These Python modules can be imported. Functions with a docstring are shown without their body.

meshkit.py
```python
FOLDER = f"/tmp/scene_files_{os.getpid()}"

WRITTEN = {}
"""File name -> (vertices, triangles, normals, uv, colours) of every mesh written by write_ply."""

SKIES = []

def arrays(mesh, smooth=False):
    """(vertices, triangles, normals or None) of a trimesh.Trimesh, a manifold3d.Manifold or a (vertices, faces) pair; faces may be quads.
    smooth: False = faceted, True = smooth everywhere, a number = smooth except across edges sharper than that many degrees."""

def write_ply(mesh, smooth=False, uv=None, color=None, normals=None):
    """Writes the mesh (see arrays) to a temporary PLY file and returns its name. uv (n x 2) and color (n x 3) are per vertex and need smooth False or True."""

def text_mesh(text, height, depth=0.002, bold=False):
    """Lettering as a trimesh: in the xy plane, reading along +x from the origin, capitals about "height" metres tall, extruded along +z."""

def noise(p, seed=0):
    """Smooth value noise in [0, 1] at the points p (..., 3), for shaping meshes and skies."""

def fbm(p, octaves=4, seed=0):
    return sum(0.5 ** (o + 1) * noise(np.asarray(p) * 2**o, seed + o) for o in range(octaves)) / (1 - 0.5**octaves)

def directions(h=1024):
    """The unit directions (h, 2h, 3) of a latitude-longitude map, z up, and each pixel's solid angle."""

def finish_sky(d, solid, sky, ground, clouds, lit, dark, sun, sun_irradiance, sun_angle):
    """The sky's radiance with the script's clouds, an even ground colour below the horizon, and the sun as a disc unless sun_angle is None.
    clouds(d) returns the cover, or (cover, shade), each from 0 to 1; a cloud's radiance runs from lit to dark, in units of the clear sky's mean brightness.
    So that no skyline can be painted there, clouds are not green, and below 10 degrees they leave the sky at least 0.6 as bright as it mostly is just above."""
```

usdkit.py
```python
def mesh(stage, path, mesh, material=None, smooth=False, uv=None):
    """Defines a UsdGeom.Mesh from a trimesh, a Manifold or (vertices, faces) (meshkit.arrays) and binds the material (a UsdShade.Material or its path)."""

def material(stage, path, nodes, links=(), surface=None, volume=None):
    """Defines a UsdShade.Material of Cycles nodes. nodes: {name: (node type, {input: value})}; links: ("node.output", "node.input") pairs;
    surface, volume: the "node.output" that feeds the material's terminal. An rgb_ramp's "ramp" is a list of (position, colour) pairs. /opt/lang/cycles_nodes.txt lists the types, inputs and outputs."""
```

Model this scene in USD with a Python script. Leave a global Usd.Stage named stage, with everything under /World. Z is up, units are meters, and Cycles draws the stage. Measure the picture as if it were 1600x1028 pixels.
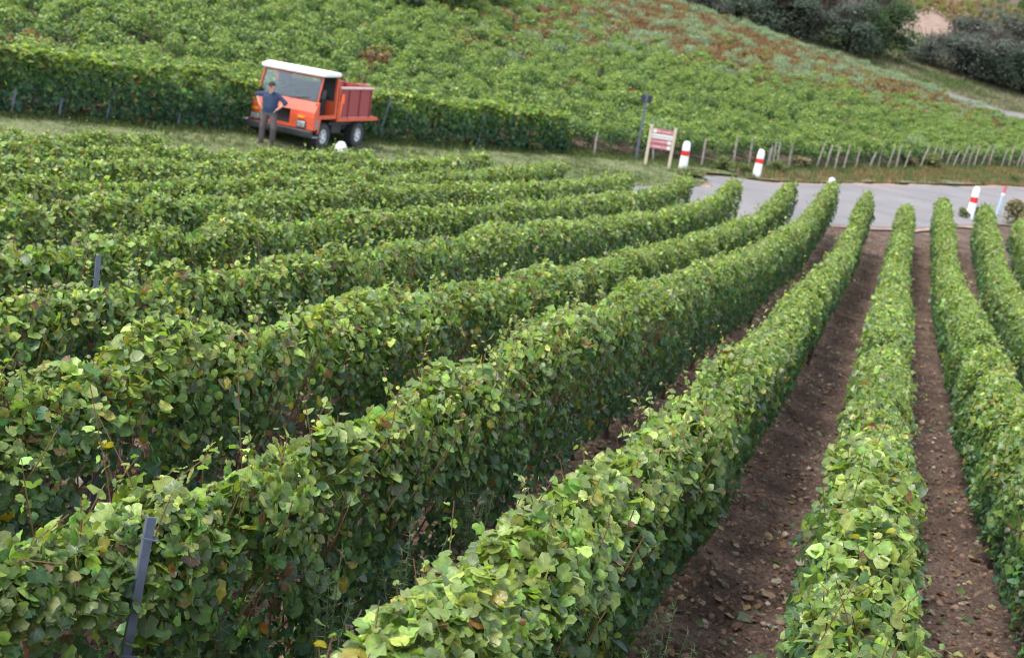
import math, re
import numpy as np, trimesh, manifold3d, usdkit, meshkit
from scipy.interpolate import RBFInterpolator, RegularGridInterpolator
from shapely.geometry import Polygon, Point
from shapely import contains_xy
from pxr import Usd, UsdGeom, UsdLux, UsdShade, Gf, Sdf, Vt

stage = Usd.Stage.CreateInMemory()
UsdGeom.SetStageUpAxis(stage, 'Z'); UsdGeom.SetStageMetersPerUnit(stage, 1.0)
UsdGeom.Xform.Define(stage, '/World'); UsdGeom.Scope.Define(stage, '/World/Looks')
RNG = np.random.default_rng(7)

# ---------------------------------------------------------------- camera
EYE = np.array([0., 0., 5.1]); PITCH, ROLL, FPX = math.radians(14.25), math.radians(8.95), 1900.0
_f = np.array([0, math.cos(PITCH), -math.sin(PITCH)]); _r = np.array([1., 0, 0]); _u = np.cross(_r, _f)
RIGHT = _r * math.cos(ROLL) + _u * math.sin(ROLL); UP = -_r * math.sin(ROLL) + _u * math.cos(ROLL); FWD = _f
cam = UsdGeom.Camera.Define(stage, '/World/camera')
m = Gf.Matrix4d(*[float(c) for row in ([*RIGHT, 0], [*UP, 0], [*(-FWD), 0], [*EYE, 1]) for c in row])
UsdGeom.Xformable(cam).AddTransformOp().Set(m)
cam.CreateHorizontalApertureAttr(24.0); cam.CreateVerticalApertureAttr(24.0 * 657 / 1024)
cam.CreateFocalLengthAttr(24.0 * FPX / 1600)
cam.CreateFStopAttr(3.2); cam.CreateFocusDistanceAttr(4.2)
cam.CreateClippingRangeAttr(Gf.Vec2f(0.05, 5000)); cam.CreateExposureAttr(1.55)

# ---------------------------------------------------------------- sky and sun (bright overcast)
SUN_AZ, SUN_EL = math.atan2(-0.75, -0.35), math.radians(64)
SUN = np.array([math.sin(SUN_AZ) * math.cos(SUN_EL), math.cos(SUN_AZ) * math.cos(SUN_EL), math.sin(SUN_EL)])
sky_mat = usdkit.material(stage, '/World/Looks/sky_look', {
    'sky': ('sky_texture', dict(sky_type='single_scattering', sun_disc=False, sun_elevation=SUN_EL, sun_rotation=SUN_AZ, aerosol_density=2.0)),
    'co': ('texture_coordinate', {}),
    'n': ('noise_texture', dict(scale=2.2, detail=4.0)),
    'r': ('rgb_ramp', dict(ramp=[(0.3, (0.55, 0.55, 0.55)), (0.7, (1, 1, 1))])),
    'grey': ('hsv', dict(saturation=0.45, value=1.35)),
    'mx': ('mix', dict(mix_type='mix')),
    'bg': ('background_shader', dict(strength=0.12))},
    [('co.generated', 'n.vector'), ('n.fac', 'r.fac'), ('sky.color', 'grey.color'), ('r.color', 'mx.fac'), ('sky.color', 'mx.color1'), ('grey.color', 'mx.color2'), ('mx.color', 'bg.color')], surface='bg.background')
dome = UsdLux.DomeLight.Define(stage, '/World/sky_light'); UsdShade.MaterialBindingAPI.Apply(dome.GetPrim()).Bind(sky_mat)
sun = UsdLux.DistantLight.Define(stage, '/World/sun')
sun.CreateIntensityAttr(0.36); sun.CreateAngleAttr(16.0); sun.CreateColorAttr(Gf.Vec3f(1.0, 0.965, 0.91)); sun.CreateNormalizeAttr(True)
zx = np.cross([0, 0, 1.], SUN); zx /= np.linalg.norm(zx); zy = np.cross(SUN, zx)
UsdGeom.Xformable(sun).AddTransformOp().Set(Gf.Matrix4d(*[float(c) for row in ([*zx, 0], [*zy, 0], [*SUN, 0], [0, 0, 60, 1]) for c in row]))

# ---------------------------------------------------------------- helpers
_names = {}
def numbered(path):
    n = _names.get(path, -1) + 1; _names[path] = n
    return path if n == 0 else f'{path}_{n:03d}'
def keys(prim, **kw):
    for k, v in kw.items():
        if v: prim.SetCustomDataByKey(k, v)
    return prim
def place(prim, loc=(0, 0, 0), rz=0., tilt=(0., 0.), scale=1.0, M=None):
    if M is None:
        sc = np.diag(np.broadcast_to(scale, 3)) if np.ndim(scale) else np.eye(3) * scale
        M = np.eye(4); M[:3, :3] = rot(rz, *tilt) @ sc; M[:3, 3] = loc
    a = prim.CreateAttribute('xformOp:transform', Sdf.ValueTypeNames.Matrix4d, False)
    a.Set(Gf.Matrix4d(*[float(c) for c in M.T.ravel()]))
    prim.CreateAttribute('xformOpOrder', Sdf.ValueTypeNames.TokenArray, False, Sdf.VariabilityUniform).Set(Vt.TokenArray(['xformOp:transform']))
    return prim
def rot(rz, ax=0., ay=0.):
    return (trimesh.transformations.rotation_matrix(ax, [1, 0, 0]) @ trimesh.transformations.rotation_matrix(ay, [0, 1, 0]) @ trimesh.transformations.rotation_matrix(rz, [0, 0, 1]))[:3, :3]
def thing(name, label, category, loc=(0, 0, 0), rz=0., tilt=(0., 0.), scale=1.0, group=None, kind=None):
    p = UsdGeom.Xform.Define(stage, numbered('/World/' + name)).GetPrim()
    place(p, loc, rz, tilt, scale)
    return keys(p, label=label, category=category, group=group, kind=kind)
def dup(root, loc, rz=0., tilt=(0., 0.), scale=1.0, label=None, group=None):
    base = re.sub(r'_\d{3}$', '', str(root.GetPath()))
    p = UsdGeom.Xform.Define(stage, numbered(base)).GetPrim()
    p.GetReferences().AddInternalReference(root.GetPath()); p.SetInstanceable(True)
    place(p, loc, rz, tilt, scale)
    was = root.GetCustomData()
    return keys(p, label=label or was['label'], category=was.get('category'), group=group or was.get('group'))
def obj(name, mesh, mat, parent=None, smooth=False, tint=None, normals=None, **kd):
    root = str(parent.GetPath()) if parent is not None else '/World'
    g = usdkit.mesh(stage, numbered(f'{root}/{name}'), mesh, mat, smooth)
    if normals is not None:
        g.CreateNormalsAttr(Vt.Vec3fArray.FromNumpy(np.asarray(normals, np.float32))); g.SetNormalsInterpolation('vertex')
    if tint is not None:
        UsdGeom.PrimvarsAPI(g).CreatePrimvar('tint', Sdf.ValueTypeNames.Color3fArray, 'vertex').Set(Vt.Vec3fArray.FromNumpy(np.ascontiguousarray(tint[:, :3], np.float32)))
        if mat is LEAF: UsdGeom.PrimvarsAPI(g).CreatePrimvar('blade', Sdf.ValueTypeNames.Color3fArray, 'vertex').Set(Vt.Vec3fArray.FromNumpy(np.ascontiguousarray(tint[:, 3:6], np.float32)))
    keys(g.GetPrim(), **kd)
    return g.GetPrim()
def box(x0, x1, y0, y1, z0, z1):
    b = trimesh.creation.box([x1 - x0, y1 - y0, z1 - z0]); b.apply_translation([(x0 + x1) / 2, (y0 + y1) / 2, (z0 + z1) / 2]); return b
def cat(*ms): return trimesh.util.concatenate(list(ms))
def to_tm(man):
    mm = man.to_mesh(); return trimesh.Trimesh(mm.vert_properties[:, :3], mm.tri_verts, process=False)
def ball(p, r, n=12): return manifold3d.Manifold.sphere(float(r), n).translate([float(c) for c in p])
def hull(*bs): return manifold3d.Manifold.batch_hull(list(bs))
def rbox(x0, x1, y0, y1, z0, z1, r=0.03, n=8):
    return to_tm(hull(*[ball((x, y, z), r, n) for x in (x0 + r, x1 - r) for y in (y0 + r, y1 - r) for z in (z0 + r, z1 - r)]))
def tube(P, R, n=6, cap=True):
    P = np.asarray(P, float); R = np.broadcast_to(np.asarray(R, float), len(P)); T = np.gradient(P, axis=0); T /= np.linalg.norm(T, axis=1, keepdims=True) + 1e-9
    a = np.cross(T, [0.31, 0.77, 0.55]); a /= np.linalg.norm(a, axis=1, keepdims=True); b = np.cross(T, a)
    th = np.arange(n) / n * 2 * np.pi
    V = P[:, None] + R[:, None, None] * (a[:, None] * np.cos(th)[None, :, None] + b[:, None] * np.sin(th)[None, :, None])
    V = V.reshape(-1, 3); F = []
    for i in range(len(P) - 1):
        for j in range(n):
            k = (j + 1) % n; F += [[i * n + j, i * n + k, (i + 1) * n + k], [i * n + j, (i + 1) * n + k, (i + 1) * n + j]]
    if cap:
        for base, flip in ((0, True), ((len(P) - 1) * n, False)):
            for j in range(1, n - 1): F.append([base, base + j + 1, base + j] if flip else [base, base + j, base + j + 1])
    return trimesh.Trimesh(V, np.array(F), process=False)
def prism(poly_yz, x0, x1):  # polygon in (y, z) extruded along x
    e = trimesh.creation.extrude_polygon(Polygon(poly_yz), x1 - x0, engine='earcut')
    v = e.vertices.copy(); e.vertices = np.c_[v[:, 2] + x0, v[:, 0], v[:, 1]]; e.fix_normals(); return e
def lathe(rz, n=24):
    return trimesh.creation.revolve(np.array(rz, float), sections=n)
def project(X):
    d = np.asarray(X, float) - EYE; t = d @ FWD
    return 800 + FPX * (d @ RIGHT) / t, 514 - FPX * (d @ UP) / t, t
def ray(px):
    px = np.asarray(px, float)
    return ((px[..., 0] - 800) / FPX)[..., None] * RIGHT - ((px[..., 1] - 514) / FPX)[..., None] * UP + FWD
def fbm(x, y, s, seed=0, octaves=3):
    x, y = np.broadcast_arrays(x, y); return meshkit.fbm(np.stack([np.asarray(x) / s, np.asarray(y) / s, np.full(np.shape(x), 0.37)], -1), octaves, seed)

# ---------------------------------------------------------------- materials
_mats = {}
def mat(name, nodes, links=(), surface='p.BSDF'):
    if name not in _mats: _mats[name] = usdkit.material(stage, '/World/Looks/' + name, nodes, links, surface)
    return _mats[name]
def worn(name, color, rough=0.5, scale=6., amount=0.25, metallic=0., dirt=None, bump=0.0, spec=0.5, coat=0.):
    """paint or plain stuff: colour varied by two noises, some dirt, slightly uneven gloss"""
    c = np.array(color, float); d = np.array(dirt if dirt is not None else c * 0.45)
    nodes = {'g': ('texture_coordinate', {}), 'n': ('noise_texture', dict(scale=scale, detail=6.0, roughness=0.65)), 'n2': ('noise_texture', dict(scale=scale * 7, detail=3.0)),
             'r': ('rgb_ramp', dict(ramp=[(0.30, c * (1 - amount)), (0.62, c * (1 + amount * 0.4)), ])),
             'rd': ('rgb_ramp', dict(ramp=[(0.56, (0, 0, 0)), (0.80, (0.75, 0.75, 0.75))])),
             'mx': ('mix', dict(mix_type='mix', color2=d)),
             'rr': ('map_range', dict(from_min=0.3, from_max=0.7, to_min=max(rough - 0.12, 0.05), to_max=min(rough + 0.15, 1))),
             'p': ('principled_bsdf', dict(metallic=metallic, specular_ior_level=spec, coat_weight=coat))}
    links = [('g.object', 'n.vector'), ('g.object', 'n2.vector'), ('n.fac', 'r.fac'), ('n2.fac', 'rd.fac'), ('r.color', 'mx.color1'), ('rd.color', 'mx.fac'), ('mx.color', 'p.base_color'), ('n.fac', 'rr.value'), ('rr.result', 'p.roughness')]
    if bump:
        nodes['b'] = ('bump', dict(strength=bump, distance=0.01)); links += [('n2.fac', 'b.height'), ('b.normal', 'p.normal')]
    return mat(name, nodes, links)
def leafy(name, rough=0.40, trans=0.33, spec=0.55, pale=0.45, veins=False, fine=True):
    """leaves: colour from the mesh, mottled; paler underside; some light comes through"""
    nodes = {
        'a': ('attribute', dict(attribute='tint')), 'g': ('geometry', {}),
        'n': ('noise_texture', dict(scale=45.0, detail=3.0)), 'mr': ('map_range', dict(from_min=0.3, from_max=0.7, to_min=0.6, to_max=1.3)),
        'cc': ('combine_color', {}), 'mul': ('mix', dict(mix_type='multiply', fac=1.0)),
        'pl': ('math', dict(math_type='multiply', value2=pale)), 'und': ('mix', dict(mix_type='mix', color2=(0.15, 0.19, 0.11))),
        'tr': ('hsv', dict(saturation=1.12, value=1.6, hue=0.495)),
        'b': ('bump', dict(strength=0.35, distance=0.004)),
        'p': ('principled_bsdf', dict(roughness=rough, specular_ior_level=spec)),
        't': ('translucent_bsdf', {}), 'm': ('mix_closure', dict(fac=trans))}
    links = [('g.position', 'n.vector'), ('n.fac', 'mr.value'), ('mr.result', 'cc.r'), ('mr.result', 'cc.g'), ('mr.result', 'cc.b'), ('a.color', 'mul.color1'), ('cc.color', 'mul.color2'),
         ('g.backfacing', 'pl.value1'), ('pl.value', 'und.fac'), ('mul.color', 'und.color1'), ('und.color', 'p.base_color'), ('n.fac', 'b.height'), ('b.normal', 'p.normal'),
         ('mul.color', 'tr.color'), ('tr.color', 't.color'), ('p.BSDF', 'm.closure1'), ('t.BSDF', 'm.closure2')]
    if not fine:
        links = [l for l in links if l not in (('n.fac', 'b.height'), ('b.normal', 'p.normal'))]; del nodes['b']
    if veins:   # ribs that fan out from the leaf stalk
        M = lambda t, **k: ('math', dict(math_type=t, **k))
        nodes |= {'bl': ('attribute', dict(attribute='blade')), 'sx': ('separate_xyz', {}), 'at': M('arctan2'), 'dv': M('divide', value2=0.9), 'ad': M('add', value2=0.5), 'fr': M('fraction'), 'su': M('subtract', value2=0.5), 'ab': M('absolute'),
                  'ln': ('vector_math', dict(math_type='length')), 'ml': M('multiply'), 've': ('map_range', dict(from_min=0.008, from_max=0.05, to_min=0.5, to_max=0.0, clamp=True)), 'vm': ('mix', dict(mix_type='mix', color2=(0.20, 0.25, 0.075))), 'hs': M('multiply_add', value2=1.2)}
        links = [l for l in links if l not in (('mul.color', 'und.color1'), ('n.fac', 'b.height'))]
        links += [('bl.vector', 'sx.vector'), ('sx.x', 'at.value1'), ('sx.y', 'at.value2'), ('at.value', 'dv.value1'), ('dv.value', 'ad.value1'), ('ad.value', 'fr.value1'), ('fr.value', 'su.value1'), ('su.value', 'ab.value1'), ('bl.vector', 'ln.vector1'), ('ab.value', 'ml.value1'), ('ln.value', 'ml.value2'), ('ml.value', 've.value'),
                  ('ve.result', 'vm.fac'), ('mul.color', 'vm.color1'), ('vm.color', 'und.color1'), ('ve.result', 'hs.value1'), ('n.fac', 'hs.value3'), ('hs.value', 'b.height')]
    return mat(name, nodes, links, surface='m.closure')
LEAF = leafy('vine_leaf', veins=True); FARLEAF = leafy('far_vine_leaf', rough=0.5, spec=0.4, fine=False); BUSHLEAF = leafy('bush_leaf', rough=0.85, spec=0.1, trans=0.2, fine=False); GRASS = leafy('grass_blade', rough=0.6, spec=0.25, trans=0.3, pale=0.1, fine=False)
def groundmat(name, stops, scale, fine, bump=0.6, dist=0.03, rough=0.95, blotch=None):
    nodes = {'g': ('geometry', {}), 'n': ('noise_texture', dict(scale=scale, detail=8.0, roughness=0.68)), 'n2': ('noise_texture', dict(scale=fine, detail=5.0, roughness=0.7)),
             'mix': ('mix_float', dict(fac=0.55)), 'r': ('rgb_ramp', dict(ramp=stops)), 'v': ('voronoi_texture', dict(scale=fine * 0.8)),
             'b': ('bump', dict(strength=bump, distance=dist)), 'p': ('principled_bsdf', dict(roughness=rough, specular_ior_level=0.25))}
    links = [('g.position', 'n.vector'), ('g.position', 'n2.vector'), ('g.position', 'v.vector'), ('n.fac', 'mix.a'), ('n2.fac', 'mix.b'), ('mix.result', 'r.fac'), ('n2.fac', 'b.height'), ('b.normal', 'p.normal')]
    if blotch:
        nodes['bn'] = ('noise_texture', dict(scale=blotch[0], detail=4.0)); nodes['br'] = ('rgb_ramp', dict(ramp=[(blotch[2], (0, 0, 0)), (blotch[2] + 0.12, (1, 1, 1))])); nodes['bm'] = ('mix', dict(mix_type='mix', color2=blotch[1]))
        links += [('g.position', 'bn.vector'), ('bn.fac', 'br.fac'), ('br.color', 'bm.fac'), ('r.color', 'bm.color1'), ('bm.color', 'p.base_color')]
    else: links.append(('r.color', 'p.base_color'))
    return mat(name, nodes, links)
SOIL = groundmat('vineyard_soil', [(0.36, (0.018, 0.012, 0.009)), (0.45, (0.068, 0.043, 0.031)), (0.54, (0.145, 0.096, 0.072)), (0.66, (0.28, 0.20, 0.155))], 1.6, 34.0, 1.0, 0.05, blotch=(0.9, (0.075, 0.050, 0.037), 0.57))
TURF = groundmat('turf_ground', [(0.30, (0.06, 0.085, 0.032)), (0.48, (0.125, 0.15, 0.065)), (0.62, (0.20, 0.195, 0.105)), (0.75, (0.29, 0.25, 0.16))], 0.8, 14.0, 0.6, 0.04)
BANK = groundmat('rough_bank_ground', [(0.30, (0.07, 0.08, 0.04)), (0.5, (0.14, 0.135, 0.078)), (0.66, (0.24, 0.19, 0.13))], 0.35, 5.0, 0.6, 0.05)
DIRT = groundmat('pink_dirt', [(0.32, (0.11, 0.072, 0.052)), (0.5, (0.24, 0.165, 0.125)), (0.68, (0.38, 0.29, 0.235))], 1.2, 18.0, 0.5, 0.02)
ASPHALT = groundmat('old_asphalt', [(0.30, (0.088, 0.084, 0.085)), (0.5, (0.160, 0.153, 0.151)), (0.68, (0.235, 0.222, 0.214))], 0.35, 40.0, 0.35, 0.006, rough=0.85, blotch=(0.22, (0.19, 0.165, 0.155), 0.54))
BARK = worn('vine_bark', (0.065, 0.045, 0.034), 0.9, 9., 0.5, bump=0.8, spec=0.2)
CANE = worn('vine_cane', (0.13, 0.065, 0.035), 0.6, 12., 0.4, spec=0.3)
STEEL = worn('galvanised_steel', (0.105, 0.125, 0.165), 0.5, 7., 0.3, metallic=0.4, dirt=(0.12, 0.10, 0.09))
WOOD = worn('weathered_wood', (0.27, 0.235, 0.205), 0.85, 5., 0.35, bump=0.5, spec=0.2)

# ---------------------------------------------------------------- terrain
AZ, C0, PITCHROW = math.radians(16.544), 0.24567, 1.15   # row direction, offset of the row under the camera, row spacing
DIR = np.array([math.sin(AZ), math.cos(AZ)]); NRM = np.array([math.cos(AZ), -math.sin(AZ)])
CREST = {  # ridge of every vine row as seen, turned into points on the row's vertical plane
 1: [(1475, 310), (1477, 330), (1484, 402), (1513, 474), (1546, 546), (1582, 618)],
 2: [(1543, 318), (1548, 345), (1560, 402), (1592, 467)],
 3: [(1598, 340), (1606, 372)],
 -1: [(1360, 290), (1351, 330), (1319, 395), (1272, 438), (1236, 481), (1211, 517), (1090, 620), (999, 700), (903, 780), (823, 848), (744, 917), (680, 975)],
 -2: [(1303, 286), (1290, 300), (1270, 330), (1237, 355), (1212, 370), (1100, 415), (1000, 455), (900, 490), (800, 535), (700, 590), (600, 635), (400, 710), (300, 745), (100, 805), (0, 840)],
 -3: [(1238, 284), (1215, 310), (1180, 340), (1120, 362), (1050, 383), (950, 402), (850, 425), (720, 448), (600, 470), (540, 482), (350, 512), (275, 527), (200, 550), (112, 573), (20, 605)],
 -4: [(1152, 280), (1130, 300), (1080, 322), (980, 337), (900, 345), (825, 352), (750, 362), (625, 376), (550, 388), (500, 398), (350, 418), (200, 437), (50, 465), (0, 475)],
 -5: [(1077, 272), (1065, 283), (1000, 300), (900, 312), (825, 314), (750, 320), (675, 325), (500, 338), (250, 360), (0, 386)],
 -6: [(985, 268), (975, 275), (900, 284), (800, 289), (700, 291), (600, 295), (500, 300), (250, 310), (0, 322)],
 -7: [(878, 257), (800, 264), (700, 270), (600, 273), (500, 274), (250, 280), (0, 280)],
 -8: [(762, 242), (700, 248), (600, 253), (500, 258), (250, 255), (0, 247)],
 -9: [(582, 237), (500, 238), (250, 234), (0, 222)],
 -10: [(260, 213), (130, 210), (0, 203)]}
HEDGE = 1.3
def row_xy(u, k):
    o = C0 + PITCHROW * k - (.085 * np.exp(-np.asarray(u, float) / 7) if k == 0 else 0.0)
    return np.stack([u * DIR[0] + o * NRM[0], u * DIR[1] + o * NRM[1]], -1)
TOPS = {}
for k, px in CREST.items():
    R = ray(px); t = (C0 + PITCHROW * k) / (R[:, :2] @ NRM); X = R * t[:, None] + EYE
    o = np.argsort(X[:, :2] @ DIR); TOPS[k] = np.c_[X[:, :2] @ DIR, X[:, 2]][o]
_BX = np.array([-90, -60, -30, -20, -14.2, -9.24, 0.7, 7.2, 14.8, 26.9, 34.7, 60, 110]); _BY = np.array([-35, -14, 15.5, 26, 31.9, 37.1, 49.1, 54.2, 62.8, 80, 90, 122, 180])
def foot_y(x): return np.interp(x, _BX, _BY)                       # where the far hillside begins
def foot_z(x): return np.interp(x, [-40, -16, -8, 0, 5], [0.9, 0.65, 0.4, 0.1, 0.0])
def edge_y(x): return np.interp(x, [-60, -20, -8, -2, 4, 10, 20.7, 37, 47, 70, 120], [100, 86, 84, 100, 125, 128, 125, 124, 124, 136, 195])    # upper edge of the hillside vineyard
def hill_z(x, y):
    f, e = foot_y(x), np.maximum(edge_y(x), foot_y(x) + 10)
    z = foot_z(x) + 0.12 * np.clip(y - f, 0, e - f)
    b = np.clip(y - e, 0, None)
    return z + 0.20 * np.clip(b, 0, 9) + 0.15 * np.clip(b - 9, 0, 13) + 0.235 * np.clip(b - 22, 0, 140) + 0.05 * np.clip(b - 162, 0, 400)
_PU = np.array([-200, -80, -40, -10, 2.2, 3.6, 5.2, 7.6, 9.1, 11.6, 14.4, 18.8, 23.5, 29.7, 34.4, 60]); _PZ = np.array([6.5, 5.6, 4.9, 3.3, 2.27, 2.12, 2.03, 1.78, 1.64, 1.39, 1.14, 0.73, 0.36, 0.03, 0.02, 0])
ctl = [np.c_[row_xy(T[:, 0], k), np.where((T[:, 0] > 28) & (k > -5), np.minimum(T[:, 1] - HEDGE, 0.02), T[:, 1] - HEDGE)] for k, T in TOPS.items()]
gu = []
for v in (-70, -45, -28, -18, 8, 16, 30, 60, 110):
    for u in (-120, -60, -30, -10, 3, 10, 18, 26):
        x, y = u * DIR + v * NRM
        if y < foot_y(x) - 12 - max(0, -v - 12) * 0.1: gu.append((x, y, np.interp(u, _PU, _PZ)))
for v in (-9, -5, -1, 3):
    for u in (-120, -60, -30, -10, -3): x, y = u * DIR + v * NRM; gu.append((x, y, np.interp(u, _PU, _PZ)))
ctl.append(np.array(gu))
vg = [(x, foot_y(x) - d, foot_z(x) - 0.02 * d * (x < 3)) for x in (-45, -30, -22, -16, -12, -8, -4, 0, 3.5) for d in (0.3, 3, 6)]
vg += [(x, foot_y(x) - d, 0) for x in (7, 11, 15, 20, 27, 35, 48, 70) for d in (0.3, 4, 9)] + [(5.5, 37, 0), (9, 40, 0), (14, 43, 0), (18, 47, 0), (24, 52, 0), (32, 58, 0), (45, 70, -.2), (70, 80, -.5), (4, 45, .03), (5.6, 49.5, .18), (3.6, 49, .15), (0, 44, .12)]
ctl.append(np.array(vg, float))
hp = []
for x in (-90, -60, -40, -25, -12, 0, 10, 20, 30, 42, 58, 80, 110):
    e = max(edge_y(x), foot_y(x) + 10)
    for y in (*np.linspace(foot_y(x) + 2, e, 6), e + 6, e + 14, e + 22, e + 45, e + 90, e + 162, e + 260, e + 400): hp.append((x, y, hill_z(x, y)))
for x in (-300, -180, 180, 320): hp += [(x, y, hill_z(np.sign(x) * 100, y) if y > 150 else 3.0) for y in (-150, 0, 150, 300, 450, 600)]
ctl.append(np.array(hp, float))
ctl = np.vstack(ctl)
_, keep = np.unique(np.round(ctl[:, :2] / 0.25), axis=0, return_index=True); ctl = ctl[np.sort(keep)]
_rbf = RBFInterpolator(ctl[:, :2], ctl[:, 2], kernel='linear', smoothing=0.35, degree=1)
def axis_points(*segs):
    return np.unique(np.round(np.concatenate([np.arange(a, b, s) for a, b, s in segs]), 4))
GX = axis_points((-320, -80, 12), (-80, -30, 2.5), (-30, 60, 0.6), (60, 120, 3), (120, 331, 12)); GY = axis_points((-160, -20, 8), (-20, 0, 1.5), (0, 75, 0.6), (75, 180, 1.5), (180, 620, 10))
_g = np.stack(np.meshgrid(GX, GY, indexing='ij'), -1)
_h = _rbf(_g.reshape(-1, 2)).reshape(_g.shape[:2])
from scipy.ndimage import gaussian_filter
_h = gaussian_filter(_h, 1.1, mode='nearest')
_H = RegularGridInterpolator((GX, GY), _h, method='linear', bounds_error=False, fill_value=None)
def H(x, y):
    x, y = np.broadcast_arrays(np.asarray(x, float), np.asarray(y, float)); return _H(np.stack([x, y], -1).reshape(-1, 2)).reshape(x.shape)
def at(px, py, up=0.0):
    """the ground point seen at a pixel (up: height above the ground)"""
    r = ray((px, py)); ts = np.concatenate([np.linspace(1.5, 60, 400), np.linspace(60, 400, 700)]); X = EYE + r * ts[:, None]
    below = np.nonzero(X[:, 2] < H(X[:, 0], X[:, 1]) + up)[0]
    i = below[0] if len(below) else len(ts) - 1
    a, b = ts[max(i - 1, 0)], ts[i]
    for _ in range(20):
        c = (a + b) / 2; X = EYE + r * c
        if X[2] < H(X[0], X[1]) + up: b = c
        else: a = c
    X = EYE + r * b; return np.array([X[0], X[1], float(H(X[0], X[1]))])

# ---------------------------------------------------------------- ground, road, verges
def nonuni(*segs): return axis_points(*segs)
gu_ = nonuni((-170, -20, 10), (-20, 2, 1.0), (2, 12, 0.06), (12, 50, 0.25), (50, 140, 1.5), (140, 640, 15))
gv_ = nonuni((-330, -60, 12), (-60, -14, 0.8), (-14, -3.2, 0.2), (-3.2, 3.2, 0.06), (3.2, 14, 0.2), (14, 60, 0.8), (60, 341, 12))
U, V = np.meshgrid(gu_, gv_, indexing='ij')
XY = U[..., None] * DIR + (V + C0)[..., None] * NRM
Z = H(XY[..., 0], XY[..., 1])
vine_area = np.clip((XY[..., 0] * 0.0 + 44 - U) / 4, 0, 1) * np.clip((foot_y(XY[..., 0]) - 6 - XY[..., 1]) / 3, 0, 1)
lane = np.cos(2 * np.pi * V / PITCHROW)
rough = (meshkit.fbm(np.stack([XY[..., 0] * 7, XY[..., 1] * 7, U * 0 + 0.5], -1), 4, 3) - 0.5) * 0.15 + (meshkit.noise(np.stack([XY[..., 0] * 1.3, XY[..., 1] * 1.3, U * 0 + 0.5], -1), 5) - 0.5) * 0.10
Z = Z + vine_area * (0.035 * lane + rough) - (1 - vine_area) * 0.05
n0, n1 = U.shape; ii = np.arange(n0 * n1).reshape(n0, n1)
quads = np.stack([ii[:-1, :-1], ii[1:, :-1], ii[1:, 1:], ii[:-1, 1:]], -1).reshape(-1, 4)[:, ::-1]
obj('ground', (np.c_[XY.reshape(-1, 2), Z.ravel()], quads), SOIL, smooth=True, kind='structure', label='brown tilled soil of the vineyard lanes and the slope')
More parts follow.
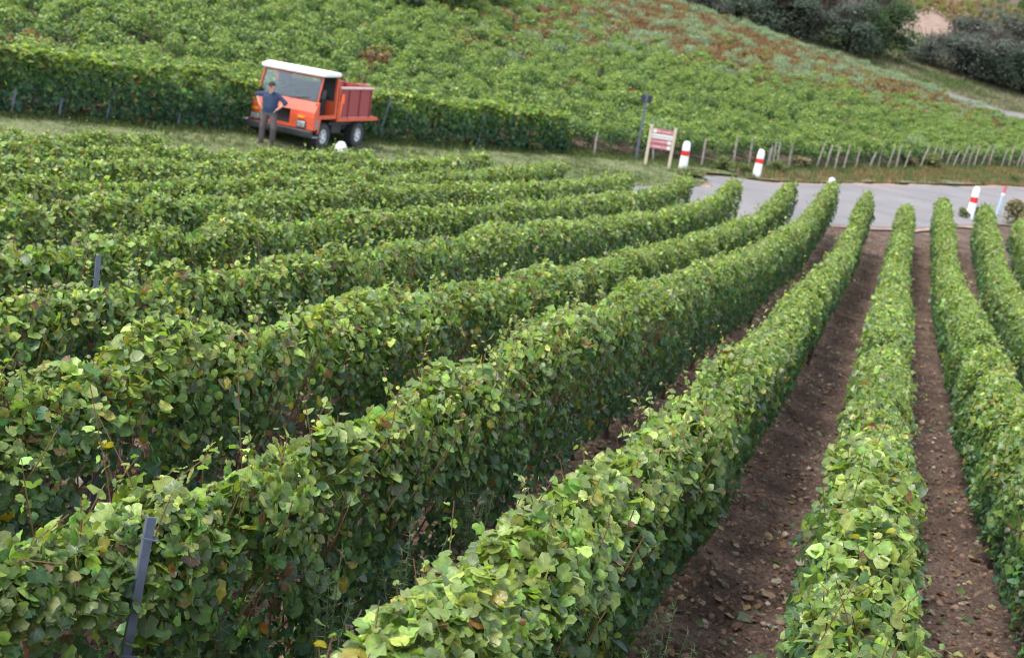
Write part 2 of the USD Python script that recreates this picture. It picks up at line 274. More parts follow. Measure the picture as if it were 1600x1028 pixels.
def sheet(name, poly, step, lift, material, wave=0.0, **kd):
    """a sheet laid on the terrain inside a plan polygon"""
    P = Polygon(poly).buffer(0); x0, y0, x1, y1 = P.bounds
    xs, ys = np.arange(x0, x1 + step, step), np.arange(y0, y1 + step, step)
    g = np.stack(np.meshgrid(xs, ys, indexing='ij'), -1).reshape(-1, 2); g = g[contains_xy(P.buffer(-step * 0.3), g[:, 0], g[:, 1])]
    b = np.array([P.exterior.interpolate(d).coords[0] for d in np.arange(0, P.exterior.length, step)])
    pts = np.vstack([g, b])
    from scipy.spatial import Delaunay
    T = Delaunay(pts).simplices; c = pts[T].mean(1); T = T[contains_xy(P, c[:, 0], c[:, 1])]
    a, b_, c_ = pts[T[:, 0]], pts[T[:, 1]], pts[T[:, 2]]
    sgn = (b_[:, 0] - a[:, 0]) * (c_[:, 1] - a[:, 1]) - (b_[:, 1] - a[:, 1]) * (c_[:, 0] - a[:, 0]); T[sgn < 0] = T[sgn < 0][:, ::-1]
    z = H(pts[:, 0], pts[:, 1]) + lift + (wave * (fbm(pts[:, 0], pts[:, 1], 1.6, 11) - 0.4) if wave else 0)
    return obj(name, (np.c_[pts, z], T), material, smooth=True, kind='structure', **kd)
def wobble(pts, amp, seed, step=0.8):
    """an edge made uneven: the polyline resampled and pushed sideways by noise"""
    from shapely.geometry import LineString
    L = LineString(pts); d = np.arange(0, L.length, step); P = np.array([L.interpolate(x).coords[0] for x in d] + [pts[-1]])
    n = np.gradient(P, axis=0)[:, ::-1] * [1, -1]; n /= np.linalg.norm(n, axis=1, keepdims=True) + 1e-9
    return P + n * ((fbm(P[:, 0], P[:, 1], 1.1, seed) - 0.5) * 2 * amp)[:, None]
xs_ = np.arange(-36, 62, 1.5)
FOOT = [(x, foot_y(x)) for x in xs_]
far_edge = [(-14, 24), (-9, 29), (-5, 33.4), (-1, 38.0), (3.4, 43.0), (6.74, 46.5), (6.5, 48.6), (7.1, 50.4), (8.4, 51.8), (9.9, 51.6), (12.2, 53.9), (17.0, 59.6), (28.5, 72.5), (40, 86), (58, 108)]
near_edge = [(64, 100), (46, 79), (33, 64), (26.5, 57.2), (21.5, 52.2), (17.7, 48.4), (14.0, 43.9), (8.7, 39.6), (4.5, 36.4), (0.5, 33.2), (-4, 29.0), (-8, 25), (-12, 21.5)]
FE, NE = wobble(far_edge, 0.38, 21), wobble(near_edge, 0.42, 22)
ROADP = Polygon(np.vstack([FE, NE])).buffer(0)
sheet('road', np.vstack([FE, NE]), 0.5, 0.02, ASPHALT)
sheet('road_shoulder', wobble(np.array(ROADP.buffer(0.40).exterior.coords), 1.0, 25), 0.5, 0.005, DIRT)
verge_poly = [(-26, 15), (-14, 24.6), *[tuple(p) for p in FE[FE[:, 0] < 6.6]], (6.5, 50.3), (7.2, 51.6), (8.6, 52.6)] + [(x, foot_y(x) + 0.9) for x in np.arange(8.6, -26.5, -1.5)]
sheet('grass_verge', verge_poly, 0.4, 0.03, TURF, wave=0.10)
road_side = [(9.0, 52.4), (10.4, 53.0), (12.6, 55.4), (17.0, 60.6), (28.0, 73.3), (39.5, 86.8), (57, 109)]
sheet('roadside_verge', [tuple(p) for p in wobble(road_side, 0.25, 31)] + [(x, foot_y(x) + 0.6) for x in np.arange(57, 8.6, -1.5)], 0.5, 0.035, BANK, wave=0.12)
ex = np.arange(3, 75, 1.0)
sheet('far_road', [(x, edge_y(x) + 0.8 + max(0, 40 - x) * 0.03) for x in ex] + [(x, edge_y(x) + max(2.2, 8.0 - max(0, 52 - x) * 0.20)) for x in ex[::-1]], 0.8, 0.05, ASPHALT)
sheet('grass_bank', [(x, edge_y(x) + max(2.2, 8.0 - max(0, 52 - x) * 0.20)) for x in ex] + [(x, edge_y(x) + 45) for x in ex[::-1]], 1.5, 0.04, BANK, wave=0.3)
sheet('upper_field', [(x, edge_y(x) + 45.1) for x in ex] + [(x, edge_y(x) + 110) for x in ex[::-1]], 2.5, 0.04, DIRT)

# ---------------------------------------------------------------- leaves
def leaf_outline(angles, radii, cup, fold, seed):
    r = np.random.default_rng(seed); a = np.radians(angles); R = np.array(radii) * (1 + r.normal(0, 0.07, len(radii)))
    P = np.c_[np.sin(a) * R, np.cos(a) * R, np.zeros(len(a))]
    P = np.vstack([[0, 0, 0], P]); rr = np.linalg.norm(P[:, :2], axis=1)
    P[:, 2] = -cup * rr ** 2 + fold * np.abs(P[:, 0]) + r.normal(0, 0.06, len(P)) * (rr > 0)
    P[:, 1] += 0.1
    n = len(angles); F = np.array([[0, 1 + (i + 1) % n, 1 + i] for i in range(n)])
    if np.cross(P[F[0, 1]] - P[0], P[F[0, 2]] - P[0])[2] < 0: F = F[:, ::-1]
    N = np.zeros_like(P)
    for f in F: N[f] += np.cross(P[f[1]] - P[f[0]], P[f[2]] - P[f[0]])
    return P, F, N / np.linalg.norm(N, axis=1, keepdims=True)
A0 = [0, 22, 45, 70, 100, 132, 165, 180, 195, 228, 260, 290, 315, 338]; R0 = [1.0, .85, .96, .80, .90, .76, .60, .22, .60, .76, .90, .80, .96, .85]
A1 = [0, 46, 95, 155, 205, 265, 314]; R1 = [1.0, .88, .8, .5, .5, .8, .88]
A2 = [0, 95, 180, 265]; R2 = [1.0, .85, .55, .85]
LODS = [[leaf_outline(A0, R0, c, f, 10 + i) for i, (c, f) in enumerate([(.25, .1), (.45, .25), (.1, -.15), (.35, .4), (-.2, .3), (.6, .05)])],
        [leaf_outline(A1, R1, c, f, 30 + i) for i, (c, f) in enumerate([(.3, .2), (.45, .3), (.1, -.1), (-.2, .35)])],
        [leaf_outline(A2, R2, c, f, 50 + i) for i, (c, f) in enumerate([(.3, .25), (.45, .1), (-.1, .35)])],
        [tuple((P, np.array([[0, 2, 1], [0, 3, 2]]), np.tile([0, 0, 1.], (4, 1))) for P in [np.array([[0, .9, 0], [.55, 0, .12], [0, -.7, 0], [-.55, 0, .12]])])[0]]]
def unit(a): return a / (np.linalg.norm(a, axis=-1, keepdims=True) + 1e-9)
def leaf_frames(n, tip):
    z = unit(n); y = unit(tip - (tip * z).sum(-1, keepdims=True) * z); return np.stack([np.cross(y, z), y, z], -1)
def build_leaves(pos, n, tip, size, tint, lod, rng, tm=None):
    """arrays (vertices, faces, normals, tints) of many leaves"""
    B = leaf_frames(n, tip); T = LODS[lod]; ti = rng.integers(0, len(T), len(pos)) if tm is None else tm
    Vs, Fs, Ns, Cs, o = [], [], [], [], 0
    for i, (P, F, N) in enumerate(T):
        s = np.nonzero(ti == i)[0]
        if not len(s): continue
        v = np.einsum('nij,kj->nki', B[s], P) * size[s, None, None] * np.array([1, 1, 1]) + pos[s, None]
        nn = np.einsum('nij,kj->nki', B[s], N)
        Vs.append(v.reshape(-1, 3)); Ns.append(nn.reshape(-1, 3)); Cs.append(np.c_[(tint[s][:, None] * np.r_[1.12, rng.uniform(.86, 1.04, len(P) - 1)][None, :, None] * rng.normal(1, .05, (len(s), len(P), 1))).reshape(-1, 3), np.tile(P - [0, .1, 0], (len(s), 1))])
        Fs.append((F[None] + (np.arange(len(s)) * len(P))[:, None, None] + o).reshape(-1, 3)); o += len(s) * len(P)
    return np.vstack(Vs), np.vstack(Fs), np.vstack(Ns), np.vstack(Cs)
TOPC, MIDC, LOWC = np.array([.188, .255, .046]), np.array([.063, .132, .028]), np.array([.020, .066, .031])  # top tone is young leaves; low tones also carry painted flank shade
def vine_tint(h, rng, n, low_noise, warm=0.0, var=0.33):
    """leaf colour by height: young and light near the top, shade painted dark and bluish low down, a few yellow, brown and red ones"""
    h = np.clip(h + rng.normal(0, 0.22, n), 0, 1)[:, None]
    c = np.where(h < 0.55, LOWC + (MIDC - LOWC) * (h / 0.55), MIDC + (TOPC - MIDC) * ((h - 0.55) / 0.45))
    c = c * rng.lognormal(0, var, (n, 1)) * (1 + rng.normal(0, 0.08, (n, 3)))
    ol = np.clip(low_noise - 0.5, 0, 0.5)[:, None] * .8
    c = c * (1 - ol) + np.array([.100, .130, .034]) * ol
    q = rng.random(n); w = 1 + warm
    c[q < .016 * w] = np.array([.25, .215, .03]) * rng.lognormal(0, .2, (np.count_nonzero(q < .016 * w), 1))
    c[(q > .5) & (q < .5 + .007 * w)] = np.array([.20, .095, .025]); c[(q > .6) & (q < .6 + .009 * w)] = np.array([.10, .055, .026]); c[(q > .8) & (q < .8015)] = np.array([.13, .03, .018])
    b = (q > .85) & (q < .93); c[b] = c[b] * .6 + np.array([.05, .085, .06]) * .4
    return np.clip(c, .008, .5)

# ---------------------------------------------------------------- the vine rows on the near slope
ROW_END = {k: T[-1, 0] for k, T in TOPS.items()}; ROW_END[0] = 40.6
LAB = {0: 'leafy vine row running straight up the frame between the two widest bare soil lanes', 1: 'vine row right of the last wide soil lane, its dark left flank in view',
 2: 'vine row cut by the right frame edge, ending beside the bollard with red band', 3: 'rightmost sliver of vine row, ending by the dry bush and blue grey post',
 -1: 'bright vine row left of the lanes, running from bottom centre to the asphalt', -2: 'vine row holding the tall leaning steel stake at bottom left',
 -3: 'vine row next behind the one with the leaning steel stake', -4: 'vine row with a steel stake top rising from its crest at far left',
 -5: 'vine row that ends at the road just below the wooden sign', -6: 'vine row whose end hides the left tip of the asphalt',
 -7: 'vine row that ends on the grass below the sign pole', -8: 'thin far vine row ending on the verge right of the red truck',
 -9: 'vine row in front of the red truck, hiding the bottoms of its wheels', -10: 'shortest vine row, farthest left, ending before the man and truck'}
def crest_h(k, u):
    x, y = np.moveaxis(row_xy(u, k), -1, 0); g = H(x, y)
    if k in TOPS:
        T = TOPS[k]; d = np.interp(u, T[:, 0], T[:, 1] - H(*np.moveaxis(row_xy(T[:, 0], k), -1, 0)))
        d = np.clip(d, 1.05, 1.75)
    else: d = (crest_h(-1, u)[1] + crest_h(1, u)[1]) / 2 if k == 0 else np.full(np.shape(u), HEDGE)
    return g, d
HW = ([0, .12, .25, .45, .7, .88, 1.0], [.05, .09, .16, .22, .23, .185, .065])
def row_leaves(k, u0, u1, lod, per_m, size, rng, vis=1):
    L = max(u1 - u0, 0); N = int(L * per_m)
    u = rng.uniform(u0, u1, N); q = rng.random(N)
    kind = np.where(q < .50, 0, np.where(q < .62, 1, np.where(q < .90, 2, 3)))   # side in view, other side, top, inside
    g, d = crest_h(k, u)
    hh = np.where(kind == 2, 1.0, rng.beta(1.35, .95, N) * .86 + .11); v = np.zeros(N); n = np.zeros((N, 3))
    w = np.interp(hh, *HW) * (0.36 + 1.32 * meshkit.fbm(np.stack([u * 1.9, hh * 2.2, np.full(N, k + .3)], -1), 3, 17))
    w = w * (np.where(u < 6, .98 if k == 0 else .86, 1.0) if k < 0 else np.where(u < 6, 1.0, 1.18)) * (.88 if k <= -5 else 1.0); side = np.where(kind == 0, vis, -vis).astype(float); side = np.where(kind == 3, rng.choice([-1, 1], N), side)
    inset = rng.exponential(.06, N); v = side * (w - inset); v = np.where(kind == 3, side * w * rng.random(N) * .8, v)
    wt = np.where(u < 6, .18 if k < 0 else .21, .215 if -5 < k < 0 else .245 if k >= 0 else .185) * (0.7 + 0.6 * meshkit.noise(np.stack([u * 1.7, u * 0 + k, u * 0], -1), 4))
    tv = rng.uniform(-1, 1, N); v = np.where(kind == 2, tv * wt, v)
    bump_ = (meshkit.fbm(np.stack([u * 3.1, v * 3, np.full(N, k + .7)], -1), 3, 9) - .5) * np.where(u > 12, .26, .46) + np.where(u > 12, .02, -.03) + (meshkit.noise(np.stack([u * 1.05, u * 0, np.full(N, k + .1)], -1), 61) - .5) * np.where(u > 12, .12, .22)
    hgt = np.where(kind == 2, d * (1 - .16 * tv ** 2) + bump_ - rng.exponential(.05, N), hh * d)
    # thin spots where the wood shows
    gap = meshkit.fbm(np.stack([u * 2.6, hh * 2.4 + side * 7, np.full(N, k * 3.1)], -1), 2, 23)
    keep = (gap > .40 + .05 * ((k == -2) & (u < 7))) | (kind == 2) & (gap > .33) | (kind == 3)
    # long shoots over the top
    S = int(L * 12); su = rng.uniform(u0, u1, S); sl = rng.uniform(.03, .17, S) * (1 + 1.3 * (rng.random(S) < .18)); J = 7
    uu = np.repeat(su, J) + rng.normal(0, .035, S * J); f = np.tile(np.linspace(0, 1, J), S); dv0 = rng.uniform(-.17, .17, S); dv = np.repeat(dv0, J); dr0 = rng.normal(0, .08, S)
    if u0 < 9: SHOOTS.extend(zip([k] * S, su, sl, dv0, dr0))
    gs, ds = crest_h(k, uu)
    u = np.r_[u[keep], uu]; v = np.r_[v[keep], dv + f * np.repeat(dr0, J)]; hgt = np.r_[hgt[keep], ds - .06 + f * np.repeat(sl, J)]
    g = np.r_[g[keep], gs]; kind = np.r_[kind[keep], np.full(S * J, 4)]; inset = np.r_[inset[keep], np.zeros(S * J)]; side = np.r_[side[keep], np.sign(dv)]; hh = np.r_[hh[keep], np.ones(S * J)]; dd = np.r_[d[keep], ds]
    sz = np.r_[np.ones(keep.sum()), np.tile(np.linspace(.95, .5, J), S)]
    M = len(u); xy = row_xy(u, k) + v[:, None] * NRM; pos = np.c_[xy, g + hgt]
    n3 = np.r_[NRM, 0]; d3 = np.r_[DIR, 0]
    up = np.where(np.isin(kind, (2, 4)), 1.0, .42); outw = np.where(kind == 2, tv_pad(tv[keep], M) * .5, np.where(kind == 4, .4, 1.0)) * np.where(kind == 2, 1, side)
    n = outw[:, None] * n3 + up[:, None] * np.array([0, 0, 1.]) + rng.normal(0, 1, (M, 3)) * np.where(np.isin(kind, (2, 4)), .62, .52)[:, None]
    tip = np.array([0, 0, -1.]) * np.where(np.isin(kind, (2, 4)), .35, 1.0)[:, None] + n3 * (side * .5)[:, None] + rng.normal(0, .55, (M, 3))
    s = size * np.clip(rng.lognormal(-.03, .30, M), .5, 1.65) * sz
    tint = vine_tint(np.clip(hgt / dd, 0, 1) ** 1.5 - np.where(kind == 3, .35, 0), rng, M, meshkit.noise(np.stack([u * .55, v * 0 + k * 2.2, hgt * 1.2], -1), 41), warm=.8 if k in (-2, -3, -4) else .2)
    X, Y, t = project(pos)
    clear = np.ones(M, bool)
    for sk, spx, sside in STAKES_NEAR:
        if sk == k: w_ = on_row(k, spx, sside); su_ = w_[:2] @ DIR; clear &= ~((np.abs(u - su_ + (hgt / dd - .7) * -.12) < .055) & (side >= 0) & (v > sside - .10) & (hgt > .25))
    mg = 120 + 1300 / np.maximum(t, .6); outside = (X < -90) | (X > 1690) | (Y > 1120)
    thin = outside & (rng.random(M) < .5); s = np.where(outside, s * 1.3, s)
    see = clear & ~thin & (t > .5) & (X > -mg) & (X < 1600 + mg) & (Y < 1028 + mg) & (Y > -100)
    return [a[see] for a in (pos, n, tip, s, tint, kind, inset, side, X, Y, t)]
SHOOTS = []
STAKES_NEAR = [(-2, (231, 806), .20)]
def on_row(k, px, side=.0):
    r = ray(px); tt = (C0 + PITCHROW * k + side) / (r[:2] @ NRM); return EYE + r * tt
def tv_pad(a, M): return np.r_[a, np.zeros(M - len(a))]
def window(k, u0, u1):
    u = np.linspace(u0, u1, 400); ok = np.zeros(400, bool)
    for dz in (0, .7, 1.3):
        X, Y, t = project(np.c_[row_xy(u, k), H(*np.moveaxis(row_xy(u, k), -1, 0)) + dz]); mg = 120 + 1300 / np.maximum(t, .5); ok |= (t > .5) & (X > -mg) & (X < 1600 + mg) & (Y < 1028 + mg)
    i = np.nonzero(ok)[0]; return (u[i[0]], u[i[-1]]) if len(i) else None
def trunk_mesh(p, rng, hgt=.55):
    z = np.linspace(-.05, hgt, 7); P = np.c_[p[0] + np.cumsum(rng.normal(0, .018, 7)), p[1] + np.cumsum(rng.normal(0, .018, 7)), p[2] + z]
    return tube(P, np.linspace(.04, .02, 7) * rng.uniform(.8, 1.25, 7), 6)
VIS = lambda k: -1 if k >= 1 else 1
def joined(parts):
    o, Vs, Fs, Ns, Cs = 0, [], [], [], []
    for v, f, n, c in parts: Vs.append(v); Fs.append(f + o); Ns.append(n); Cs.append(c); o += len(v)
    return np.vstack(Vs), np.vstack(Fs), np.vstack(Ns), np.vstack(Cs)
for k in sorted(LAB, reverse=True):
    rng = np.random.default_rng(100 + k); win = window(k, 0.6, ROW_END[k])
    if win is None: continue
    a, b = win
    T = thing('vine_row', LAB[k], 'vine row', group='vine rows on the near slope')
    parts = []; singles = []
    for u0, u1, lod, per_m, size in ((a, min(b, 4.2), 0, 3200, .029), (max(a, 4.2), min(b, 7.5), 1, 2700, .031), (max(a, 7.5), min(b, 20), 2, 1900, .0355), (max(a, 20), b, 2, 1000, .047)):
        if u1 - u0 < .05: continue
        L = row_leaves(k, u0, u1, lod, per_m, size, rng, VIS(k)); pos, n, tip, s, tint, kind, inset, side, X, Y, t = L
        if lod <= 1:
            score = s / t * ((X > 0) & (X < 1600) & (Y > 0) & (Y < 1028)) * (((kind == 0) & (inset < .03)) | ((kind == 2) & (inset < .05)) | (kind == 4))
            top = np.argsort(-score)[:max(0, 300 - len(singles))]; top = top[score[top] * FPX * 1.7 > 9.5]
            tm = rng.integers(0, len(LODS[lod]), len(pos))
            for i in top:
                sl = slice(i, i + 1); v, f, nn, c = build_leaves(pos[sl], n[sl], tip[sl], s[sl], tint[sl], lod, rng, tm[sl]); singles.append((v, f, nn, c))
            rest = np.setdiff1d(np.arange(len(pos)), top); parts.append(build_leaves(pos[rest], n[rest], tip[rest], s[rest], tint[rest], lod, rng, tm[rest]))
        else: parts.append(build_leaves(pos, n, tip, s, tint, lod, rng))
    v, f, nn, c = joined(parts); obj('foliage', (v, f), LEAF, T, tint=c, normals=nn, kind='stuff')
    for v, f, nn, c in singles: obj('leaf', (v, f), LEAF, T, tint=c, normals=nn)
    for u in np.arange(a + .3, min(b, 24), .95):
        u = u + rng.normal(0, .08); p = row_xy(u, k) + rng.normal(0, .03, 2); z = float(H(*p)); obj('trunk', trunk_mesh((*p, z), rng), BARK, T, smooth=True)
    canes = []
    for u in rng.uniform(a, max(a, min(b, 13)), int(max(min(b, 13) - a, 0) * (14 if k == -2 else 9))):
        g, d = crest_h(k, np.array([u])); side = rng.choice([VIS(k), VIS(k), -VIS(k)]); s = np.linspace(0, 1, 6)
        vv = side * (.04 + s * rng.uniform(.05, .26)); hh = .45 + s * (d[0] - .45 + rng.uniform(-.45, -.04)); du = s * rng.normal(0, .16) + np.sin(s * 5 + u) * .02
        canes.append(tube(np.c_[row_xy(u + du, k) + vv[:, None] * NRM, g[0] + hh], np.linspace(.0055, .0025, 6), 4, False))
    for _, u, sl_, dv_, dr_ in [q for q in SHOOTS if q[0] == k and q[1] < 9]:
        g, d = crest_h(k, np.array([u])); s = np.linspace(-.6, 1, 5); canes.append(tube(np.c_[row_xy(np.full(5, u), k) + (dv_ * np.where(s < 0, 1 + s, 1) + s * dr_)[:, None] * NRM, g[0] + d[0] - .06 + s * sl_ - (s < 0) * .1], np.linspace(.004, .0018, 5), 3, False))
    if canes: obj('canes', cat(*canes), CANE, T, smooth=True, kind='stuff')
    for hgt in (.65, 1.12):
        us = np.arange(a, b, .8); x, y = np.moveaxis(row_xy(us, k), -1, 0)
        if len(us) > 2: obj('wire', tube(np.c_[x, y, H(x, y) + hgt], .0022, 4, False), STEEL, T)

# ---------------------------------------------------------------- tall vine row behind the truck
rng = np.random.default_rng(55)
def foot_dir(x): d = np.array([1.0, (foot_y(x + .5) - foot_y(x - .5))]); return d / np.linalg.norm(d)
N = 25000; wx = rng.uniform(-20, 0.9, N); kind = rng.choice(3, N, p=[.60, .30, .10])
wd = np.stack([foot_dir(x) for x in np.linspace(-22, 2, 200)]); wdir = np.stack([np.interp(wx, np.linspace(-22, 2, 200), wd[:, i]) for i in (0, 1)], -1); wn = np.stack([wdir[:, 1], -wdir[:, 0]], -1)
WALLH = 1.72 * (1 - .10 * meshkit.noise(np.stack([wx * .8, wx * 0, wx * 0], -1), 2)) * np.clip((1.0 - wx) / .5, .55, 1)
hh = np.where(kind == 1, 1.0, rng.beta(1.3, .9, N)); tv = rng.uniform(-.5, .6, N)
dep = .42 * np.interp(hh, [0, .15, .5, .85, 1], [.55, .7, 1, .9, .5]) * (.45 + 1.1 * meshkit.fbm(np.stack([wx * 1.1, hh * 2, wx * 0], -1), 3, 6)) - rng.exponential(.07, N)
off = np.where(kind == 0, dep, np.where(kind == 1, -tv, dep * rng.random(N)))
base = np.stack([wx, foot_y(wx)], -1); pxy = base + wn * off[:, None]
zz = H(pxy[:, 0], pxy[:, 1]) + .10 + hh * (WALLH - .1) + np.where(kind == 1, (meshkit.fbm(np.stack([wx * 2, tv * 3, wx * 0], -1), 3, 8) - .5) * .5 - rng.exponential(.05, N), 0)
keep = meshkit.fbm(np.stack([wx * 1.7, hh * 2.4, wx * 0], -1), 2, 77) > .27
n = np.c_[wn * np.where(kind == 1, tv * .5, .9)[:, None], np.where(kind == 1, 1.0, .5)] + rng.normal(0, .45, (N, 3)); tip = np.c_[wn * .5, np.full(N, -.9)] + rng.normal(0, .5, (N, 3))
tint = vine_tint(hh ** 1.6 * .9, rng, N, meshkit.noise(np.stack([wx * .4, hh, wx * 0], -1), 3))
pos = np.c_[pxy, zz]; size = .085 * rng.lognormal(0, .25, N)
wall = thing('vine_row', 'tall dark vine row standing as a wall along the grass behind the red truck', 'vine row')
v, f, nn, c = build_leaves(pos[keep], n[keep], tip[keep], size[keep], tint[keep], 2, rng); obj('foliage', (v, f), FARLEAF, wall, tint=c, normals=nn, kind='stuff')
for x in np.arange(-20, .6, 1.15):
    obj('trunk', trunk_mesh((x, foot_y(x), float(H(x, foot_y(x)))), rng, .9), BARK, wall, smooth=True)

# ---------------------------------------------------------------- vines on the far hillside
def bush_arrays(rng, n, r, h, size, col, lod=2, low=0.15, warm=.3, colvar=.18, lobes=5):
    """leaves on an uneven dome of several clumps"""
    m = lobes + rng.integers(0, 4); C = np.c_[rng.normal(0, r * .42, (m, 2)), rng.uniform(h * (.42 if lobes < 9 else .15), h * .82, m)]; R = rng.uniform(.38, .62, m) * r * (5 / lobes) ** .33
    ci = rng.integers(0, m, n); d = unit(rng.normal(0, 1, (n, 3))); d[:, 2] = np.where(d[:, 2] < -.3, -d[:, 2], d[:, 2]); d = unit(d)
    p = C[ci] + d * (R[ci] * rng.uniform(.7, 1.08, n))[:, None]; p[:, 2] = np.where(rng.random(n) < .22, rng.uniform(low, h * .6, n), p[:, 2]); p[:, 2] = np.clip(p[:, 2], low, None)
    nn = d + np.array([0, 0, .55]) + rng.normal(0, .4, (n, 3)); tip = d * .6 + np.array([0, 0, -.8]) + rng.normal(0, .5, (n, 3))
    hrel = np.clip(p[:, 2] / h, 0, 1)
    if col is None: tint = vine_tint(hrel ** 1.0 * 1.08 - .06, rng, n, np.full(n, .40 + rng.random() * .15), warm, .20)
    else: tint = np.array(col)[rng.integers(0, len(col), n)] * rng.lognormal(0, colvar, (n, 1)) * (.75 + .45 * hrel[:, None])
    return build_leaves(p, nn, tip, size * rng.lognormal(0, .22, n), np.clip(tint, .006, .5), lod, rng)
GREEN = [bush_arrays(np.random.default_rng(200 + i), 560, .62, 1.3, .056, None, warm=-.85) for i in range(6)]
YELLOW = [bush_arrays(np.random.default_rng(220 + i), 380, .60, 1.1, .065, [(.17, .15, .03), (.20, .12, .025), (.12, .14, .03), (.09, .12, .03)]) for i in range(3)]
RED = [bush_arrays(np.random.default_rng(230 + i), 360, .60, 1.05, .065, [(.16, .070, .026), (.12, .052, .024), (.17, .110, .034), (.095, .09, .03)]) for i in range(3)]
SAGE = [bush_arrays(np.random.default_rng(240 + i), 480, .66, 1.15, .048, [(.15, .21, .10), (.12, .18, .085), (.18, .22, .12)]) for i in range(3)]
KINDS = GREEN + YELLOW + RED + SAGE
def put_instances(prim_path, protos, material, P, rz, sc, idx, tilt=0.12, rng=rng):
    pi = UsdGeom.PointInstancer.Define(stage, prim_path); base = prim_path + '/shape'
    paths = []
    for v, f, nn, c in protos:
        g = usdkit.mesh(stage, numbered(base), (v, f), material); g.CreateNormalsAttr(Vt.Vec3fArray.FromNumpy(np.asarray(nn, np.float32))); g.SetNormalsInterpolation('vertex')
        UsdGeom.PrimvarsAPI(g).CreatePrimvar('tint', Sdf.ValueTypeNames.Color3fArray, 'vertex').Set(Vt.Vec3fArray.FromNumpy(np.ascontiguousarray(c[:, :3], np.float32))); paths.append(g.GetPath())
    pi.CreatePrototypesRel().SetTargets(paths); pi.CreateProtoIndicesAttr(Vt.IntArray.FromNumpy(np.asarray(idx, np.int32)))
    pi.CreatePositionsAttr(Vt.Vec3fArray.FromNumpy(np.asarray(P, np.float32)))
    q = [Gf.Quath(float(math.cos(a / 2)), float(b * math.cos(a / 2)), float(d * math.cos(a / 2)), float(math.sin(a / 2))) for a, b, d in zip(rz, rng.normal(0, tilt / 2, len(rz)), rng.normal(0, tilt / 2, len(rz)))]
    q = [x.GetNormalized() for x in q]
    pi.CreateOrientationsAttr(Vt.QuathArray(q)); s = np.asarray(sc, np.float32); pi.CreateScalesAttr(Vt.Vec3fArray.FromNumpy(np.repeat(s[:, None], 3, 1) if s.ndim == 1 else s))
    return pi.GetPrim()
cand = []
for j in np.arange(.75, 80, 1.02):
    xs = np.arange(-40, 62, 1.05)
    x = xs + rng.normal(0, .13, len(xs)); y = foot_y(x) + j * 1.12 + rng.normal(0, .13, len(xs)); ok = y < edge_y(x) - .3
    cand.append(np.c_[x, y, np.full(len(x), j)][ok])
cand = np.vstack(cand); cz = H(cand[:, 0], cand[:, 1]); X, Y, t = project(np.c_[cand[:, :2], cz + .6])
s = (X > -110) & (X < 1710) & (Y > -70) & (Y < 330); cand, cz, t = cand[s], cz[s], t[s]
de = edge_y(cand[:, 0]) - cand[:, 1]; side_ = np.clip((cand[:, 0] + 6) / 10, 0, 1)
wz = np.interp(cand[:, 0], [-5, 4, 10, 37, 46], [40, 50, 52, 24, 8]); zone = side_ * np.clip((wz - de) / 16, 0, 1) * (0.75 + .9 * fbm(cand[:, 0], cand[:, 1], 7, 71)) + .10 * (fbm(cand[:, 0], cand[:, 1], 5, 72) > .60)
rr = rng.random(len(cand)); patch = fbm(cand[:, 0], cand[:, 1], 2.6, 73) + rng.normal(0, .20, len(cand))
ki = rng.integers(0, 6, len(cand)); z_ = rr < zone * .85
ki = np.where(z_ & (patch > .60), 12 + rng.integers(0, 3, len(cand)), np.where(z_ & (patch > .53), 6 + rng.integers(0, 3, len(cand)), np.where(z_, 9 + rng.integers(0, 3, len(cand)), ki)))
ki = np.where((rr > .985), 9 + rng.integers(0, 3, len(cand)), np.where(rr > .97, 6 + rng.integers(0, 3, len(cand)), ki))
cand[:, 1] = np.where(de < 1.2, cand[:, 1] - .6, cand[:, 1]); ki = np.where((de < 4.5) & (cand[:, 0] > 3) & (rng.random(len(cand)) < .8), 12 + rng.integers(0, 3, len(cand)), ki)
gone = (rng.random(len(cand)) < .05) | ((de < 3.4) & (cand[:, 0] > 38))
cand, cz, t, ki = cand[~gone], cz[~gone], t[~gone], ki[~gone]
order = np.argsort(t); near_, far_ = order[:190], order[190:]
bare = cz  # plants stand on the ground
srcs = {}
for i in near_:
    k = int(ki[i]); sc = float(rng.uniform(.85, 1.18)); loc = (float(cand[i, 0]), float(cand[i, 1]), float(cz[i]))
    if k not in srcs:
        lab = 'bushy green grapevine in the front lines of the far hillside, beyond the grass' if k < 6 else 'yellowing grapevine in the front lines of the far hillside' if k < 9 else 'reddish brown grapevine in the front lines of the far hillside' if k < 12 else 'pale sage green weed bush in the front lines of the far hillside'
        srcs[k] = thing('grapevine' if k < 12 else 'weed_bush', lab, 'grapevine' if k < 12 else 'weed', loc, rng.uniform(0, 6.28), scale=sc, group='vines on the far hillside')
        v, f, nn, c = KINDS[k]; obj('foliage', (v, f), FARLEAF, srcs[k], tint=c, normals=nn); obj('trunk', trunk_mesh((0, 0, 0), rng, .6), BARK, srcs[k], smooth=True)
    else: dup(srcs[k], loc, rng.uniform(0, 6.28), scale=sc)
hv = put_instances('/World/hillside_vines', KINDS, FARLEAF, np.c_[cand[far_, :2], cz[far_]], rng.uniform(0, 6.28, len(far_)), rng.uniform(.85, 1.22, len(far_)), ki[far_])
keys(hv, kind='stuff', label='mass of green and reddish grapevines covering the far hillside', category='vineyard')

